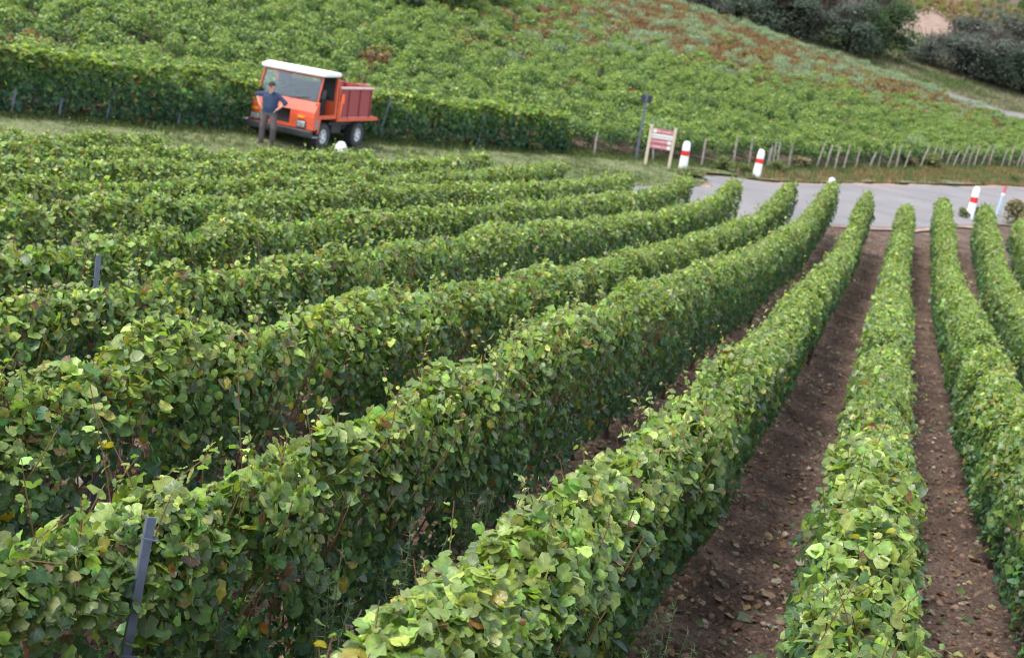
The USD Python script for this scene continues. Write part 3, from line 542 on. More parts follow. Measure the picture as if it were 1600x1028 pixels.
# ---------------------------------------------------------------- hedgerow bushes beyond the hillside
def bush_thing(name, label, category, seed, loc, rz, sc, col, n=3800, size=.055, r=.62, h=1.0, group=None, lod=2, lobes=5, twigs=26):
    g = np.random.default_rng(seed); T = thing(name, label, category, loc, rz, scale=sc, group=group)
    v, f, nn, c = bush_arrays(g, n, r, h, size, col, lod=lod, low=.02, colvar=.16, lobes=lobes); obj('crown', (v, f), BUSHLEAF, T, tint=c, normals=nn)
    st = []
    for _ in range(twigs):
        a = g.uniform(0, 6.28); e = np.array([math.cos(a), math.sin(a)]) * g.uniform(.1, .62) * r * 1.1; s = np.linspace(0, 1, 5)
        st.append(tube(np.c_[s[:, None] ** 1.4 * e + g.normal(0, .015, (5, 2)), s * h * g.uniform(.6, 1.14)], np.linspace(.010, .0025, 5), 4, False))
    obj('branches', cat(*st), BARK, T, smooth=True)
    return T
DARK = [(.044, .068, .042), (.056, .082, .050), (.066, .086, .062), (.078, .096, .074)]  # this palette and the next lightened, painting in faint distance haze
DARK2 = [(.070, .084, .066), (.088, .096, .082), (.102, .102, .092), (.064, .084, .060)]
GRN = [(.034, .062, .022), (.050, .085, .030), (.030, .052, .022)]
OCH = [(.14, .13, .035), (.10, .10, .03), (.18, .14, .03)]
HEDGEROW = [  # pixel of the foot, height in metres, width factor, colours, label
 (1100, 22, 3.25, 1.68, DARK2, 'low grey brown bush farthest left in the hedgerow above the far road'),
 (1150, 34, 4.25, 1.46, DARK, 'dark bush second from the left in the hedgerow, above the pale path'),
 (1205, 50, 5.25, 1.34, DARK, 'round dark green bush third from the left in the hedgerow'),
 (1262, 66, 5.0, 1.34, DARK2, 'grey twiggy bush in the middle of the left hedgerow'),
 (1318, 82, 5.75, 1.23, DARK, 'dense dark bush left of the green gap in the hedgerow'),
 (1372, 92, 6.25, 1.12, GRN, 'green leafy bush at the left side of the grassy gap'),
 (1452, 104, 4.0, 1.46, DARK2, 'low grey thicket at the right side of the grassy gap'),
 (1500, 118, 5.5, 1.46, DARK2, 'brownish grey bush right of the grassy gap below the pink soil'),
 (1548, 134, 5.75, 1.34, DARK, 'dark hedgerow bush second from the right frame edge'),
 (1598, 152, 6.25, 1.23, DARK, 'big dark bush at the right frame edge above the far road'),
 (1640, 160, 6.25, 1.23, GRN, 'green bush cut by the right frame edge above the far road'),
 (1180, 12, 4.5, 1.57, DARK2, 'hazy bush at the top frame edge behind the left hedgerow'),
 (1290, 34, 5.75, 1.46, DARK2, 'pale twiggy bush behind the middle of the left hedgerow'),
 (1360, 50, 5.75, 1.34, DARK, 'tall dark bush behind the green leafy bush by the gap'),
 (1512, 88, 5.5, 1.46, DARK2, 'grey thicket just under the yellow vines and pink soil'),
 (1570, 96, 6.5, 1.34, DARK2, 'twiggy grey bush behind the big dark bushes at right'),
 (1622, 40, 8.75, 0.9, GRN, 'dark green tree in the top right corner'),
 (1612, 78, 4.25, 1.01, OCH, 'small yellow bush at the right frame edge under the corner tree'),
 (606, 12, 4.0, 1.57, DARK, 'dark bush at the top frame edge, left one above the hillside'),
 (660, 12, 4.0, 1.68, DARK, 'dark bush at the top frame edge, middle one above the hillside'),
 (722, 10, 3.75, 1.57, DARK2, 'dark bush at the top frame edge, right one above the hillside')]
for i, (px, py, hgt, wf, col, lab) in enumerate(HEDGEROW):
    p = at(px, py); w = hgt * wf
    bush_thing('tree' if 'tree' in lab else 'bush', lab, 'tree' if 'tree' in lab else 'bush', 300 + i, p - [0, 0, .1], rng.uniform(0, 6.28), (w, w, hgt), col, n=7000, size=.025, lod=3, lobes=14, twigs=90)
# yellow vines of the upper field, in lines on pink soil
ys = None
for i in range(133):
    r_, c_ = divmod(i, 19); px = 1365 + c_ * 13.5 + rng.normal(0, 3) + (r_ % 2) * 6; py = 36 - r_ * 6.0 + (px - 1440) * .10 + rng.normal(0, 1.2)
    if py > 62 or py < -6 or px > 1606 or (1405 < px < 1470 and py > 26): continue
    p = at(px, py); sc = float(rng.uniform(1.2, 1.7)); k = int(rng.choice([6, 7, 8, 8, 6, 9, 0]))
    if k == 0 or (k, 'u') not in srcs:
        if (k, 'u') not in srcs:
            srcs[(k, 'u')] = thing('grapevine', {0: 'green', 6: 'yellow green', 7: 'ochre yellow', 8: 'dull yellow', 9: 'rusty red'}[k] + ' vine on the pink soil of the upper field', 'grapevine', p, rng.uniform(0, 6.28), scale=sc, group='vines of the upper field')
            v, f, nn, c = KINDS[k]; obj('foliage', (v, f), FARLEAF, srcs[(k, 'u')], tint=c, normals=nn); obj('trunk', trunk_mesh((0, 0, 0), rng, .5), BARK, srcs[(k, 'u')], smooth=True); continue
    dup(srcs[(k, 'u')], p, rng.uniform(0, 6.28), scale=sc)

# ---------------------------------------------------------------- grass and weeds
def tuft(rng, n, h, spread, cols, wid=.006):
    Vs, Fs, Ns, Cs = [], [], [], []
    for i in range(n):
        a = rng.uniform(0, 6.28); d = np.array([math.cos(a), math.sin(a), 0]); s = np.array([-d[1], d[0], 0]); b = np.r_[rng.normal(0, spread, 2), -.02]; L = h * rng.uniform(.5, 1.2); lean = rng.uniform(.1, .7)
        m = b + np.array([0, 0, L * .55]) + d * L * lean * .3; t_ = b + np.array([0, 0, L * (1 - lean * .25)]) + d * L * lean
        Vs.append([b - s * wid, b + s * wid, m + s * wid * .8, m - s * wid * .8, t_]); o = i * 5; Fs += [[o, o + 1, o + 2], [o, o + 2, o + 3], [o + 3, o + 2, o + 4]]
        nn = unit(np.array([d[0], d[1], .8]) * 1.0); Ns += [nn] * 5; Cs += [np.array(cols[rng.integers(len(cols))]) * rng.lognormal(0, .2)] * 5
    return np.array(Vs).reshape(-1, 3), np.array(Fs), np.array(Ns), np.array(Cs)
GCOL = [(.095, .15, .04), (.08, .13, .038), (.14, .17, .06)]; DCOL = [(.32, .27, .16), (.26, .22, .12), (.18, .18, .08)]; OCOL = [(.32, .19, .09), (.27, .17, .08), (.22, .19, .09)]; PALE = [(.22, .21, .13), (.16, .175, .085), (.27, .23, .15)]
def scatter(poly, dens, rng, tmax=120):
    P = Polygon(poly).buffer(0); x0, y0, x1, y1 = P.bounds; n = int((x1 - x0) * (y1 - y0) * dens); g = np.c_[rng.uniform(x0, x1, n), rng.uniform(y0, y1, n)]
    g = g[contains_xy(P, g[:, 0], g[:, 1])]; z = H(g[:, 0], g[:, 1]); X, Y, t = project(np.c_[g, z]); k = (X > -60) & (X < 1660) & (Y > -40) & (Y < 420) & (t < tmax); return np.c_[g, z][k]
g5 = np.random.default_rng(5)
P = scatter(Polygon(verge_poly).buffer(.05).exterior.coords, 55, g5); dry = fbm(P[:, 0], P[:, 1], 1.8, 90) + g5.normal(0, .06, len(P)); strip = (foot_y(P[:, 0]) - P[:, 1]) < 1.2
keep = (g5.random(len(P)) < np.where(dry > .56, .55, .95)); P, dry, strip = P[keep], dry[keep], strip[keep]
idx = np.where((dry > .54) & ~strip, 2 + g5.integers(0, 2, len(P)), g5.integers(0, 2, len(P)))
prot = [tuft(g5, 16, .085, .07, GCOL), tuft(g5, 16, .10, .07, GCOL), tuft(g5, 14, .08, .07, DCOL), tuft(g5, 14, .11, .06, DCOL + GCOL)]
keys(put_instances('/World/verge_grass', prot, GRASS, P + [0, 0, .03], g5.uniform(0, 6.28, len(P)), g5.uniform(.7, 1.3, len(P)) * np.where(strip, 1.9, 1.0), idx, rng=g5), kind='stuff', label='short green and straw coloured grass of the verge where the truck stands', category='grass')
P = scatter([tuple(p) for p in road_side] + [(x, foot_y(x) + .8) for x in np.arange(57, 8.6, -1.5)], 34, g5); dd = foot_y(P[:, 0]) - P[:, 1]; q = fbm(P[:, 0], P[:, 1], 2.5, 91) + g5.normal(0, .07, len(P))
keep = (q > .40) | (dd < 1.5); P, q, dd = P[keep], q[keep], dd[keep]
idx = np.where(q > .60, g5.integers(0, 2, len(P)), np.where((q > .50) & (dd > .8), 2, np.where(q > .45, 3, 0)))
prot = [tuft(g5, 18, .22, .10, GCOL, .008), tuft(g5, 16, .30, .12, GCOL, .009), tuft(g5, 18, .24, .11, OCOL, .008), tuft(g5, 16, .22, .10, DCOL + GCOL, .008)]
keys(put_instances('/World/roadside_grass', prot, GRASS, P, g5.uniform(0, 6.28, len(P)), g5.uniform(.6, 1.4, len(P)), idx, rng=g5), kind='stuff', label='rough green and rusty dry grass between the road and the wooden stakes', category='grass')
P = scatter([(x, edge_y(x) + max(2.6, 8.4 - max(0, 52 - x) * .20)) for x in ex] + [(x, edge_y(x) + 30) for x in ex[::-1]], 7, g5, 220); q = fbm(P[:, 0], P[:, 1], 6, 92) + g5.normal(0, .08, len(P))
idx = np.where(q > .52, 1, np.where(q > .44, 0, 2)); prot = [tuft(g5, 22, .45, .30, PALE, .02), tuft(g5, 22, .45, .30, GCOL, .02), tuft(g5, 22, .40, .30, PALE + DCOL, .02)]
keys(put_instances('/World/bank_grass', prot, GRASS, P, g5.uniform(0, 6.28, len(P)), g5.uniform(.6, 1.3, len(P)), idx, rng=g5), kind='stuff', label='long faded grass on the bank between the far road and the hedgerow', category='grass')

# ---------------------------------------------------------------- the truck
ORANGE = worn('red_orange_paint', (0.50, 0.072, 0.026), .42, 4., .18, dirt=(.30, .10, .06)); DARKRED = worn('faded_dark_red_paint', (0.23, .031, .030), .6, 5., .25, dirt=(.16, .05, .04)); WHITEP = worn('white_roof_paint', (.74, .74, .74), .4, 3., .06, dirt=(.55, .53, .48))
RUBBER = worn('tyre_rubber', (.022, .022, .024), .8, 8., .3, dirt=(.09, .075, .055)); BLACK = worn('black_plastic', (.018, .018, .020), .55, 8., .3); RIM = worn('pale_rim_paint', (.55, .55, .54), .5, 7., .25, dirt=(.22, .17, .12)); CHROME = worn('headlamp_reflector', (.6, .6, .62), .18, 9., .2, metallic=.8)
AMBER = worn('amber_lens', (.75, .22, .015), .2, 9., .2); BRIGHTOR = worn('bright_orange_paint', (.85, .13, .025), .4, 5., .12); KHAKI = worn('khaki_cloth', (.25, .20, .11), .9, 7., .25); SEAT = worn('black_seat', (.014, .014, .016), .6, 8., .3); LIGHTEDGE = worn('worn_pink_edge', (.55, .38, .36), .6, 9., .25)
GLASS = mat('cab_glass', {'t': ('transparent_bsdf', dict(color=(.80, .86, .84))), 'g': ('glossy_bsdf', dict(roughness=.03, color=(.9, .95, 1.))), 'f': ('fresnel', dict(IOR=1.5)), 'm': ('mix_closure', {})}, [('f.fac', 'm.fac'), ('t.BSDF', 'm.closure1'), ('g.BSDF', 'm.closure2')], surface='m.closure')
cor = at(484, 240); TRZ = math.radians(-21); c_, s_ = math.cos(TRZ), math.sin(TRZ)
TX = np.array([c_, s_]); TY = np.array([-s_, c_]); TORG = cor[:2] - TX * 1.12 - TY * (-.02); TZ = float(H(*(TORG + TY * 1.8)))
truck = thing('small_truck', 'small red orange flat fronted farm truck with white roof and open cargo box', 'truck', (*TORG, TZ), TRZ)
prof = [(0, .60), (.0, .98), (.02, 1.12), (.20, 1.42), (.30, 1.42), (.14, 1.10), (.12, .60)]
body = cat(prism(prof, -1.12, -.60), prism(prof, .28, 1.12), prism([(.02, 1.12), (.20, 1.42), (.30, 1.42), (.14, 1.10)], -.60, .28), prism([(.002, .60), (.002, .68), (.12, .68), (.12, .60)], -.60, .28),
           box(-1.10, -1.04, .14, .34, .62, 1.40), box(1.04, 1.10, .14, .30, .62, 1.40),
           box(1.02, 1.11, .30, 1.26, .94, 1.04), box(-1.11, -1.02, .30, 1.26, .94, 1.04), prism([(.30, .50), (.30, .94), (.44, .94), (.36, .50)], 1.02, 1.10), prism([(.30, .50), (.30, .94), (.44, .94), (.36, .50)], -1.10, -1.02),
           box(-1.02, 1.02, 1.18, 1.24, .94, 1.45), box(-1.02, 1.02, .3, 1.18, .90, .93))
obj('cab_body', body, ORANGE, truck)
for sx in (-1, 1):
    a = np.array([[sx * 1.06, .22, 1.42], [sx * 1.03, .46, 2.16]]); obj('windshield_post', to_tm(hull(*[ball(p + d, .025, 8) for p in a for d in ([0, 0, 0], [-sx * .03, .05, 0])])), ORANGE, truck, smooth=40)
    obj('rear_post', box(*sorted((sx * 1.10, sx * 1.03)), 1.17, 1.27, 1.04, 2.16), ORANGE, truck)
obj('windshield_header', prism([(.44, 2.12), (.46, 2.19), (.54, 2.19), (.50, 2.12)], -1.02, 1.02), ORANGE, truck)
gl = obj('windshield', prism([(.232, 1.44), (.468, 2.12), (.474, 2.12), (.238, 1.44)], -1.02, 1.02), GLASS, truck)
obj('gasket', cat(prism([(.215, 1.425), (.227, 1.455), (.245, 1.455), (.245, 1.425)], -1.03, 1.03), *[tube([[sx * 1.025, .226, 1.44], [sx * 1.0, .465, 2.12]], .014, 6) for sx in (-1, 1)]), BLACK, gl)
obj('wiper', tube([[.1, .19, 1.43], [.45, .215, 1.50], [.75, .222, 1.52]], .010, 5), BLACK, truck)
obj('roof', to_tm(hull(*[ball((x, y, z), r, 14) for x in (-1.07, 1.07) for y, z, r in ((.42, 2.235, .07), (.70, 2.29, .075), (1.26, 2.25, .07))])), WHITEP, truck, smooth=50)
rw = obj('cab_rear_wall', cat(box(-1.02, -.55, 1.19, 1.235, 1.45, 2.16), box(-.55, .45, 1.19, 1.235, 1.45, 1.72), box(.45, 1.02, 1.19, 1.235, 1.45, 2.16), box(-.55, .45, 1.19, 1.235, 2.08, 2.16)), BLACK, truck)
obj('rear_window', box(-.54, .44, 1.205, 1.213, 1.73, 2.07), GLASS, rw)
for x in (-.5, .52):
    st = obj('cab_seat', cat(rbox(x - .26, x + .26, .62, 1.08, .95, 1.12, .05), rbox(x - .25, x + .25, .98, 1.15, 1.05, 1.62, .05)), SEAT, truck, smooth=40)
tor = trimesh.creation.torus(.19, .016, 20, 8); tor.apply_transform(trimesh.transformations.rotation_matrix(1.1, [1, 0, 0])); tor.apply_translation([.5, .56, 1.42])
obj('steering_wheel', cat(tor, tube([[.5, .56, 1.42], [.5, .34, 1.0]], .02, 6)), BLACK, truck, smooth=True)
obj('dashboard', rbox(-1.0, 1.0, .26, .46, 1.18, 1.40, .04), BLACK, truck, smooth=40)
gr = obj('grille', box(-.60, .28, .16, .18, .68, 1.10), BLACK, truck)
for i in range(5): obj('slat', rbox(-.595, .275, .105, .135, .71 + i * .075, .745 + i * .075, .008, 6), BLACK, gr)
obj('cardboard_flap', to_tm(hull(*[ball(p, .012, 6) for p in ((-.74, -.02, .66), (-.60, -.06, .66), (-.62, -.05, 1.08), (-.70, -.02, 1.05))])), KHAKI, truck)
for x in (-.92, .70):
    hl = obj('headlight', cat(rbox(x - .17, x + .17, -.035, .03, .63, .84, .02)), BLACK, truck, smooth=40); obj('lens', rbox(x - .145, x + .145, -.048, -.02, .655, .815, .012), CHROME, hl, smooth=40)
    obj('turn_signal', rbox(x - .03 - .12, x - .03 + .12, -.025, .03, .90, .985, .012), AMBER, truck, smooth=40)
bp = obj('bumper', rbox(-1.22, 1.16, -.17, -.02, .38, .59, .04), BLACK, truck, smooth=40); obj('end_cap', rbox(-1.25, -1.10, -.175, -.04, .56, .63, .02), CHROME, bp, smooth=40)
obj('step', cat(rbox(.98, 1.12, .02, .34, .36, .42, .015), box(1.06, 1.115, .10, .28, .62, .90)), worn('grey_plastic', (.16, .16, .18), .6), truck)
obj('chassis', cat(box(-.42, .42, .1, 3.7, .52, .78), box(-.80, .80, .60, .84, .36, .46), box(-.80, .80, 2.66, 2.90, .36, .46), box(-.9, .9, 1.25, 3.3, .70, .80), rbox(.45, .85, 1.5, 2.1, .42, .74, .05)), BLACK, truck)
def wheel(x, y, r=.40, w=.30):
    sx = 1 if x > 0 else -1
    pr = [(r * .56, -w / 2), (r * .88, -w / 2), (r * .96, -w * .40), (r * .97, w * .40), (r * .88, w / 2), (r * .56, w / 2), (r * .56, -w / 2)]
    def turn(mm): mm.apply_transform(trimesh.transformations.rotation_matrix(np.pi / 2, [0, 1, 0])); mm.apply_translation([x, y, r]); return mm
    W = obj('wheel', turn(lathe([(.001, -w * .42), (r * .20, -w * .42), (r * .22, -w * .28), (r * .50, -w * .30), (r * .57, -w * .44), (r * .57, w * .44), (r * .50, w * .30), (r * .22, w * .28), (r * .20, w * .42), (.001, w * .42)], 28)), RIM, truck, smooth=35)
    lugs = []
    for i in range(20):
        for hs in (-1, 1):
            a = (i + .5 * (hs > 0)) / 20 * 2 * np.pi; lb = box(-.022, .022, -.012, .03, -.07, .07); lb.apply_transform(trimesh.transformations.rotation_matrix(hs * .6, [0, 1, 0])); lb.apply_translation([0, r * .975, hs * w * .25]); lb.apply_transform(trimesh.transformations.rotation_matrix(a, [0, 0, 1])); lugs.append(lb)
    obj('tyre', cat(turn(lathe(pr, 32)), turn(cat(*lugs))), RUBBER, W)
    nuts = [turn(lathe([(.001, -w * .44), (.014, -w * .44), (.014, w * .44), (.001, w * .44)], 6)) for _ in range(5)]
    for i, nm in enumerate(nuts): nm.apply_translation([0, math.cos(i * 1.2566) * r * .33, math.sin(i * 1.2566) * r * .33])
    obj('wheel_nuts', cat(*nuts), BLACK, W)
for y in (.72, 2.78):
    for x in (-.92, .92): wheel(x, y)
bed = obj('bed_frame', cat(*[box(*sorted((sx * 1.12, sx * 1.05)), 1.32, 3.86, .85, .95) for sx in (-1, 1)], box(-1.05, 1.05, 3.78, 3.86, .85, .95), box(-1.05, 1.05, 1.32, 1.40, .85, .95)), ORANGE, truck)
for i in range(8): x = -1.04 + i * .26; obj('floor_plank', box(x + .004, x + .256, 1.41, 3.77, .90, .945), WOOD if i < 7 else LIGHTEDGE, bed)
bx0, bx1, by0, by1, bz0, bz1 = -1.02, 1.02, 1.38, 3.46, .955, 1.84
cb = obj('cargo_box', cat(box(bx0, bx1, by0, by0 + .03, bz0, bz1), box(bx0, bx1, by1 - .03, by1, bz0, bz1)), DARKRED, truck)
for sx in (-1, 1):
    for i in range(3):
        y0 = by0 + .05 + i * .675; obj('side_panel', box(*sorted((sx * 1.0, sx * 1.02)), y0, y0 + .63, bz0, bz1 - .02), DARKRED, cb)
    for i in range(4): obj('upright', box(*sorted((sx * .985, sx * 1.05)), by0 + .005 + i * .675, by0 + .048 + i * .675, bz0, bz1 - .01), DARKRED, cb)
    obj('top_rail', rbox(*sorted((sx * .975, sx * 1.065)), by0 - .03, by1 + .10, bz1 - .02, bz1 + .045, .012), LIGHTEDGE if sx > 0 else DARKRED, cb, smooth=40)
obj('front_rail', rbox(-.97, .97, by0 - .02, by0 + .045, bz1 - .02, bz1 + .05, .012), DARKRED, cb, smooth=40); obj('rear_rail', rbox(-.97, .97, by1 - .045, by1 + .02, bz1 + .0, bz1 + .08, .012), DARKRED, cb, smooth=40)
for i, x in enumerate((-.7, -.2, .35, .75)): obj('load_board', box(x - .2, x + .2, by1 - .12, by1 - .06, bz1 - .3, bz1 + .04 + .03 * (i % 2)), DARKRED, cb)
obj('headboard_post', to_tm(hull(*[ball(p, .03, 8) for p in ((1.07, 1.52, .98), (1.07, 1.58, 1.40), (1.07, 1.50, 1.40), (1.07, 1.50, .98))])), BRIGHTOR, truck, smooth=40)
obj('bracket_plate', to_tm(hull(*[ball(p, .025, 8) for p in ((1.075, 1.50, 1.36), (1.075, 1.68, 1.42), (1.075, 1.66, 1.66), (1.075, 1.55, 1.66))])), BRIGHTOR, truck, smooth=40)
obj('front_stake', box(1.03, 1.12, 1.30, 1.37, .95, 1.90), ORANGE, truck)
obj('side_mirror', cat(rbox(1.16, 1.20, .26, .42, 1.55, 1.80, .02), tube([[1.05, .24, 1.5], [1.17, .3, 1.62]], .012, 5)), BLACK, truck, smooth=40)

# ---------------------------------------------------------------- the man
SKIN = worn('skin', (.50, .27, .19), .55, 14., .12, dirt=(.42, .20, .14)); NAVY = worn('navy_pullover', (.017, .034, .075), .9, 12., .25, dirt=(.02, .04, .09)); TROUS = worn('brown_grey_trousers', (.075, .058, .060), .9, 10., .3, dirt=(.16, .13, .11)); CAPM = worn('dark_cap', (.020, .019, .022), .85); SHOE = worn('dark_boots', (.035, .028, .024), .7); HAIR = worn('dark_hair', (.03, .025, .022), .8)
mp = at(416, 227); MZ = float(H(*mp[:2])); man = thing('person', 'man in navy pullover, brown trousers and dark cap, hands on hips before the truck', 'person', (mp[0], mp[1], MZ), math.radians(-10), scale=1.03)
def chain(*js): return [hull(ball(a[0], a[1]), ball(b[0], b[1])) for a, b in zip(js[:-1], js[1:])]
def blend(bones, edge=.02, it=8):
    M = manifold3d.Manifold.batch_boolean(bones, manifold3d.OpType.Add).refine_to_length(edge); t_ = to_tm(M); t_.merge_vertices(); trimesh.smoothing.filter_taubin(t_, iterations=it); return t_
V3 = np.array
hipR, hipL = V3([-.10, 0, .92]), V3([.10, 0, .92]); kneR, anR = V3([-.15, -.05, .50]), V3([-.17, .02, .09]); kneL, anL = V3([.21, -.10, .52]), V3([.13, .06, .09])
shR, shL = V3([-.20, .01, 1.43]), V3([.20, .01, 1.43]); elR, wrR = V3([-.46, .06, 1.40]), V3([-.30, -.05, 1.13]); elL, wrL = V3([.44, .05, 1.27]), V3([.25, -.08, 1.06])
neck, head = V3([0, -.01, 1.50]), V3([0, -.05, 1.66])
def hand(w, d, side):
    d = unit(d); q = unit(np.cross(d, [0, 0, 1.])) ; pm = w + d * .05; B = [hull(ball(w, .024), ball(pm + q * .028, .017), ball(pm - q * .028, .017))]
    for i, L in enumerate((.066, .076, .070, .054)):
        b = pm + q * (.030 - .02 * i); k = b + d * L * .55 + V3([0, 0, -.008]); B += chain((b, .0095), (k, .0088), (k + d * L * .35 + V3([0, 0, -.022]), .0078))
    tb = w + d * .02 + q * .028 * side; B += chain((tb, .012), (tb + q * .03 * side + d * .025, .0105), (tb + q * .04 * side + d * .055, .009)); return B
bones = [hull(ball(hipR, .12), ball(hipL, .12), ball([0, 0, 1.05], .13)), hull(ball([-.05, 0, 1.05], .13), ball([.05, 0, 1.05], .13), ball([-.11, 0, 1.34], .12), ball([.11, 0, 1.34], .12)), hull(ball(shR, .07), ball(shL, .07), ball([0, 0, 1.30], .12))]
for h_, k_, a_, tx in ((hipR, kneR, anR, -.03), (hipL, kneL, anL, .05)): bones += chain((h_, .10), (k_, .062), (a_ + [0, 0, .04], .042), (a_, .042)) + [hull(ball(a_ - [0, -.03, .03], .04), ball(a_ + [tx, -.15, -.055], .03))]
for s0, e0, w0 in ((shR, elR, wrR), (shL, elL, wrL)): bones += chain((s0, .062), (e0, .044), (e0 + (w0 - e0) * .35, .043), (w0, .028))
bones += hand(wrR, V3([.11, -.04, -.10]), -1) + hand(wrL, V3([-.11, -.03, -.10]), 1)
bones += [hull(ball(neck - [0, 0, .06], .065), ball(head - [0, -.01, .07], .058)), hull(ball(head + [0, .015, .03], .095), ball(head + [0, -.02, -.02], .082), ball(head + [0, -.045, -.085], .048)), hull(ball(head + [0, -.105, .01], .012), ball(head + [0, -.122, -.025], .016)), *[hull(ball(head + [sx * .092, .0, .0], .018), ball(head + [sx * .092, .005, -.03], .014)) for sx in (-1, 1)]]
obj('body', blend(bones, .018, 6), SKIN, man, smooth=True)
obj('eyes', cat(*[to_tm(ball(head + [sx * .034, -.094, .012], .011, 10)) for sx in (-1, 1)]), BLACK, man); obj('mouth', to_tm(hull(ball(head + [-.022, -.096, -.062], .006, 8), ball(head + [.022, -.096, -.062], .006, 8))), worn('lips', (.33, .12, .10), .5), man)
obj('hair', to_tm(hull(ball(head + [0, .035, .045], .092), ball(head + [0, .05, -.02], .075)) - hull(ball(head + [0, -.2, -.1], .16), ball(head + [0, -.2, .02], .12))), HAIR, man, smooth=40)
cp = hull(ball(head + [0, .01, .055], .106, 20)) ; cp = cp.trim_by_plane((0, .05, 1), float(head[2] + .045)); obj('cap', cat(to_tm(cp), to_tm(hull(*[ball(head + p, .008, 8) for p in ((-.08, -.07, .055), (.08, -.07, .055), (-.05, -.165, .045), (.05, -.165, .045))]))), CAPM, man, smooth=40)
tor_ = [hull(ball([-.10, 0, .95], .135), ball([.10, 0, .95], .135), ball([0, -.03, 1.08], .15)), hull(ball([-.06, -.02, 1.08], .15), ball([.06, -.02, 1.08], .15), ball([-.12, 0, 1.34], .135), ball([.12, 0, 1.34], .135)), hull(ball(shR, .085), ball(shL, .085), ball([0, 0, 1.30], .135), ball([0, 0, 1.47], .075))]
tor_ += chain((shR, .083), (elR, .062)) + chain((shL, .083), (elL, .062)) + chain((elR, .062), (elR + (wrR - elR) * .18, .058)) + chain((elL, .062), (elL + (wrL - elL) * .22, .058))
obj('pullover', blend(tor_, .025, 6), NAVY, man, smooth=True)
tr_ = [hull(ball(hipR, .135), ball(hipL, .135), ball([0, 0, .98], .135))]
for h_, k_, a_ in ((hipR, kneR, anR), (hipL, kneL, anL)): tr_ += chain((h_, .118), (k_, .088), (a_ + [0, 0, .05], .075))
obj('trousers', blend(tr_, .025, 6), TROUS, man, smooth=True)
for a_, tx in ((anR, -.03), (anL, .05)): obj('boot', blend([hull(ball(a_ + [0, .03, -.035], .052), ball(a_ + [0, 0, .03], .055)), hull(ball(a_ + [0, .03, -.04], .048), ball(a_ + [tx, -.16, -.052], .040))], .02, 3), SHOE, man, smooth=True)

# ---------------------------------------------------------------- bollards, signs, posts, stones
WHITE = worn('white_marker_paint', (.72, .72, .73), .45, 5., .08, dirt=(.45, .42, .36)); REDB = worn('red_band', (.52, .022, .018), .35, 8., .15); PALEWOOD = worn('pale_timber', (.50, .42, .31), .8, 8., .2, bump=.3); SIGNW = worn('white_sign_board', (.66, .62, .60), .5, 9., .1, dirt=(.4, .36, .33)); SIGNR = worn('faded_red_sign_board', (.44, .12, .15), .5, 9., .18, dirt=(.46, .20, .22)); DARKBACK = worn('dark_sign_back', (.022, .024, .032), .5); BLUEP = worn('pale_blue_post', (.32, .42, .52), .5, 8., .2); PINKP = worn('faded_pink_red', (.45, .10, .12), .5, 8., .25); STONE = worn('white_stone', (.60, .60, .61), .7, 7., .12, bump=.4)
def bollard(label, px, hgt, r, tilt):
    p = at(*px); b = thing('bollard', label, 'bollard', p, rng.uniform(0, 6), tilt=tilt); rt = r * .82
    R = lambda z: r + (rt - r) * z / hgt
    obj('post', lathe([(.001, -.1), (R(0), -.1), (R(.5 * hgt), .5 * hgt), (R(hgt * .86), hgt * .86), (rt * .90, hgt * .93), (rt * .66, hgt * .975), (rt * .3, hgt * .997), (.001, hgt)], 28), WHITE, b, smooth=50)
    obj('red_band', lathe([(R(.5 * hgt) + .001, .505 * hgt), (R(.5 * hgt) + .004, .505 * hgt), (R(.68 * hgt) + .004, .675 * hgt), (R(.68 * hgt) + .001, .675 * hgt)], 28), REDB, b, smooth=50)
bollard('white bollard with red band right of the wooden sign on the grass', (1066, 266), 1.20, .185, (.0, .0)); bollard('white bollard with red band across the turning, before the wooden stakes', (1181, 277), 1.22, .18, (.0, .03)); bollard('white bollard with red band on the near side of the road by the vine ends', (1514, 342), 1.34, .16, (.0, .02))
p = at(993, 251); sp = thing('road_sign', 'road sign seen from behind, dark rounded plate on a thin grey pole', 'sign', p, math.radians(8))
obj('pole', tube([[0, 0, -.2], [0, 0, 1.4], [.01, 0, 2.84]], .048, 12), STEEL, sp, smooth=40); pl = trimesh.creation.extrude_polygon(Polygon([(-.24, -.10), (-.17, -.16), (.18, -.16), (.25, -.08), (.25, .09), (.18, .16), (-.17, .16), (-.24, .10)]), .03, engine='earcut'); pl.apply_transform(trimesh.transformations.rotation_matrix(np.pi / 2, [1, 0, 0])); pl.apply_translation([.02, .085, 2.56])
obj('plate', pl, DARKBACK, sp); obj('clamp', cat(box(-.07, .07, -.06, .054, 2.46, 2.49), box(-.07, .07, -.06, .054, 2.62, 2.65)), STEEL, sp)
pa, pb = at(1008, 259), at(1044, 264); dv = (pb - pa)[:2]; wl = .98; wa = math.atan2(dv[1], dv[0]) * .35; pm_ = (pa + pb) / 2
ws = thing('wooden_sign', 'wooden direction sign with white and faded red boards between two pale posts', 'sign', pm_, wa)
for x in (-wl / 2, wl / 2): obj('post', rbox(x - .055, x + .055, -.055, .055, -.2, 1.66, .012), PALEWOOD, ws, smooth=40)
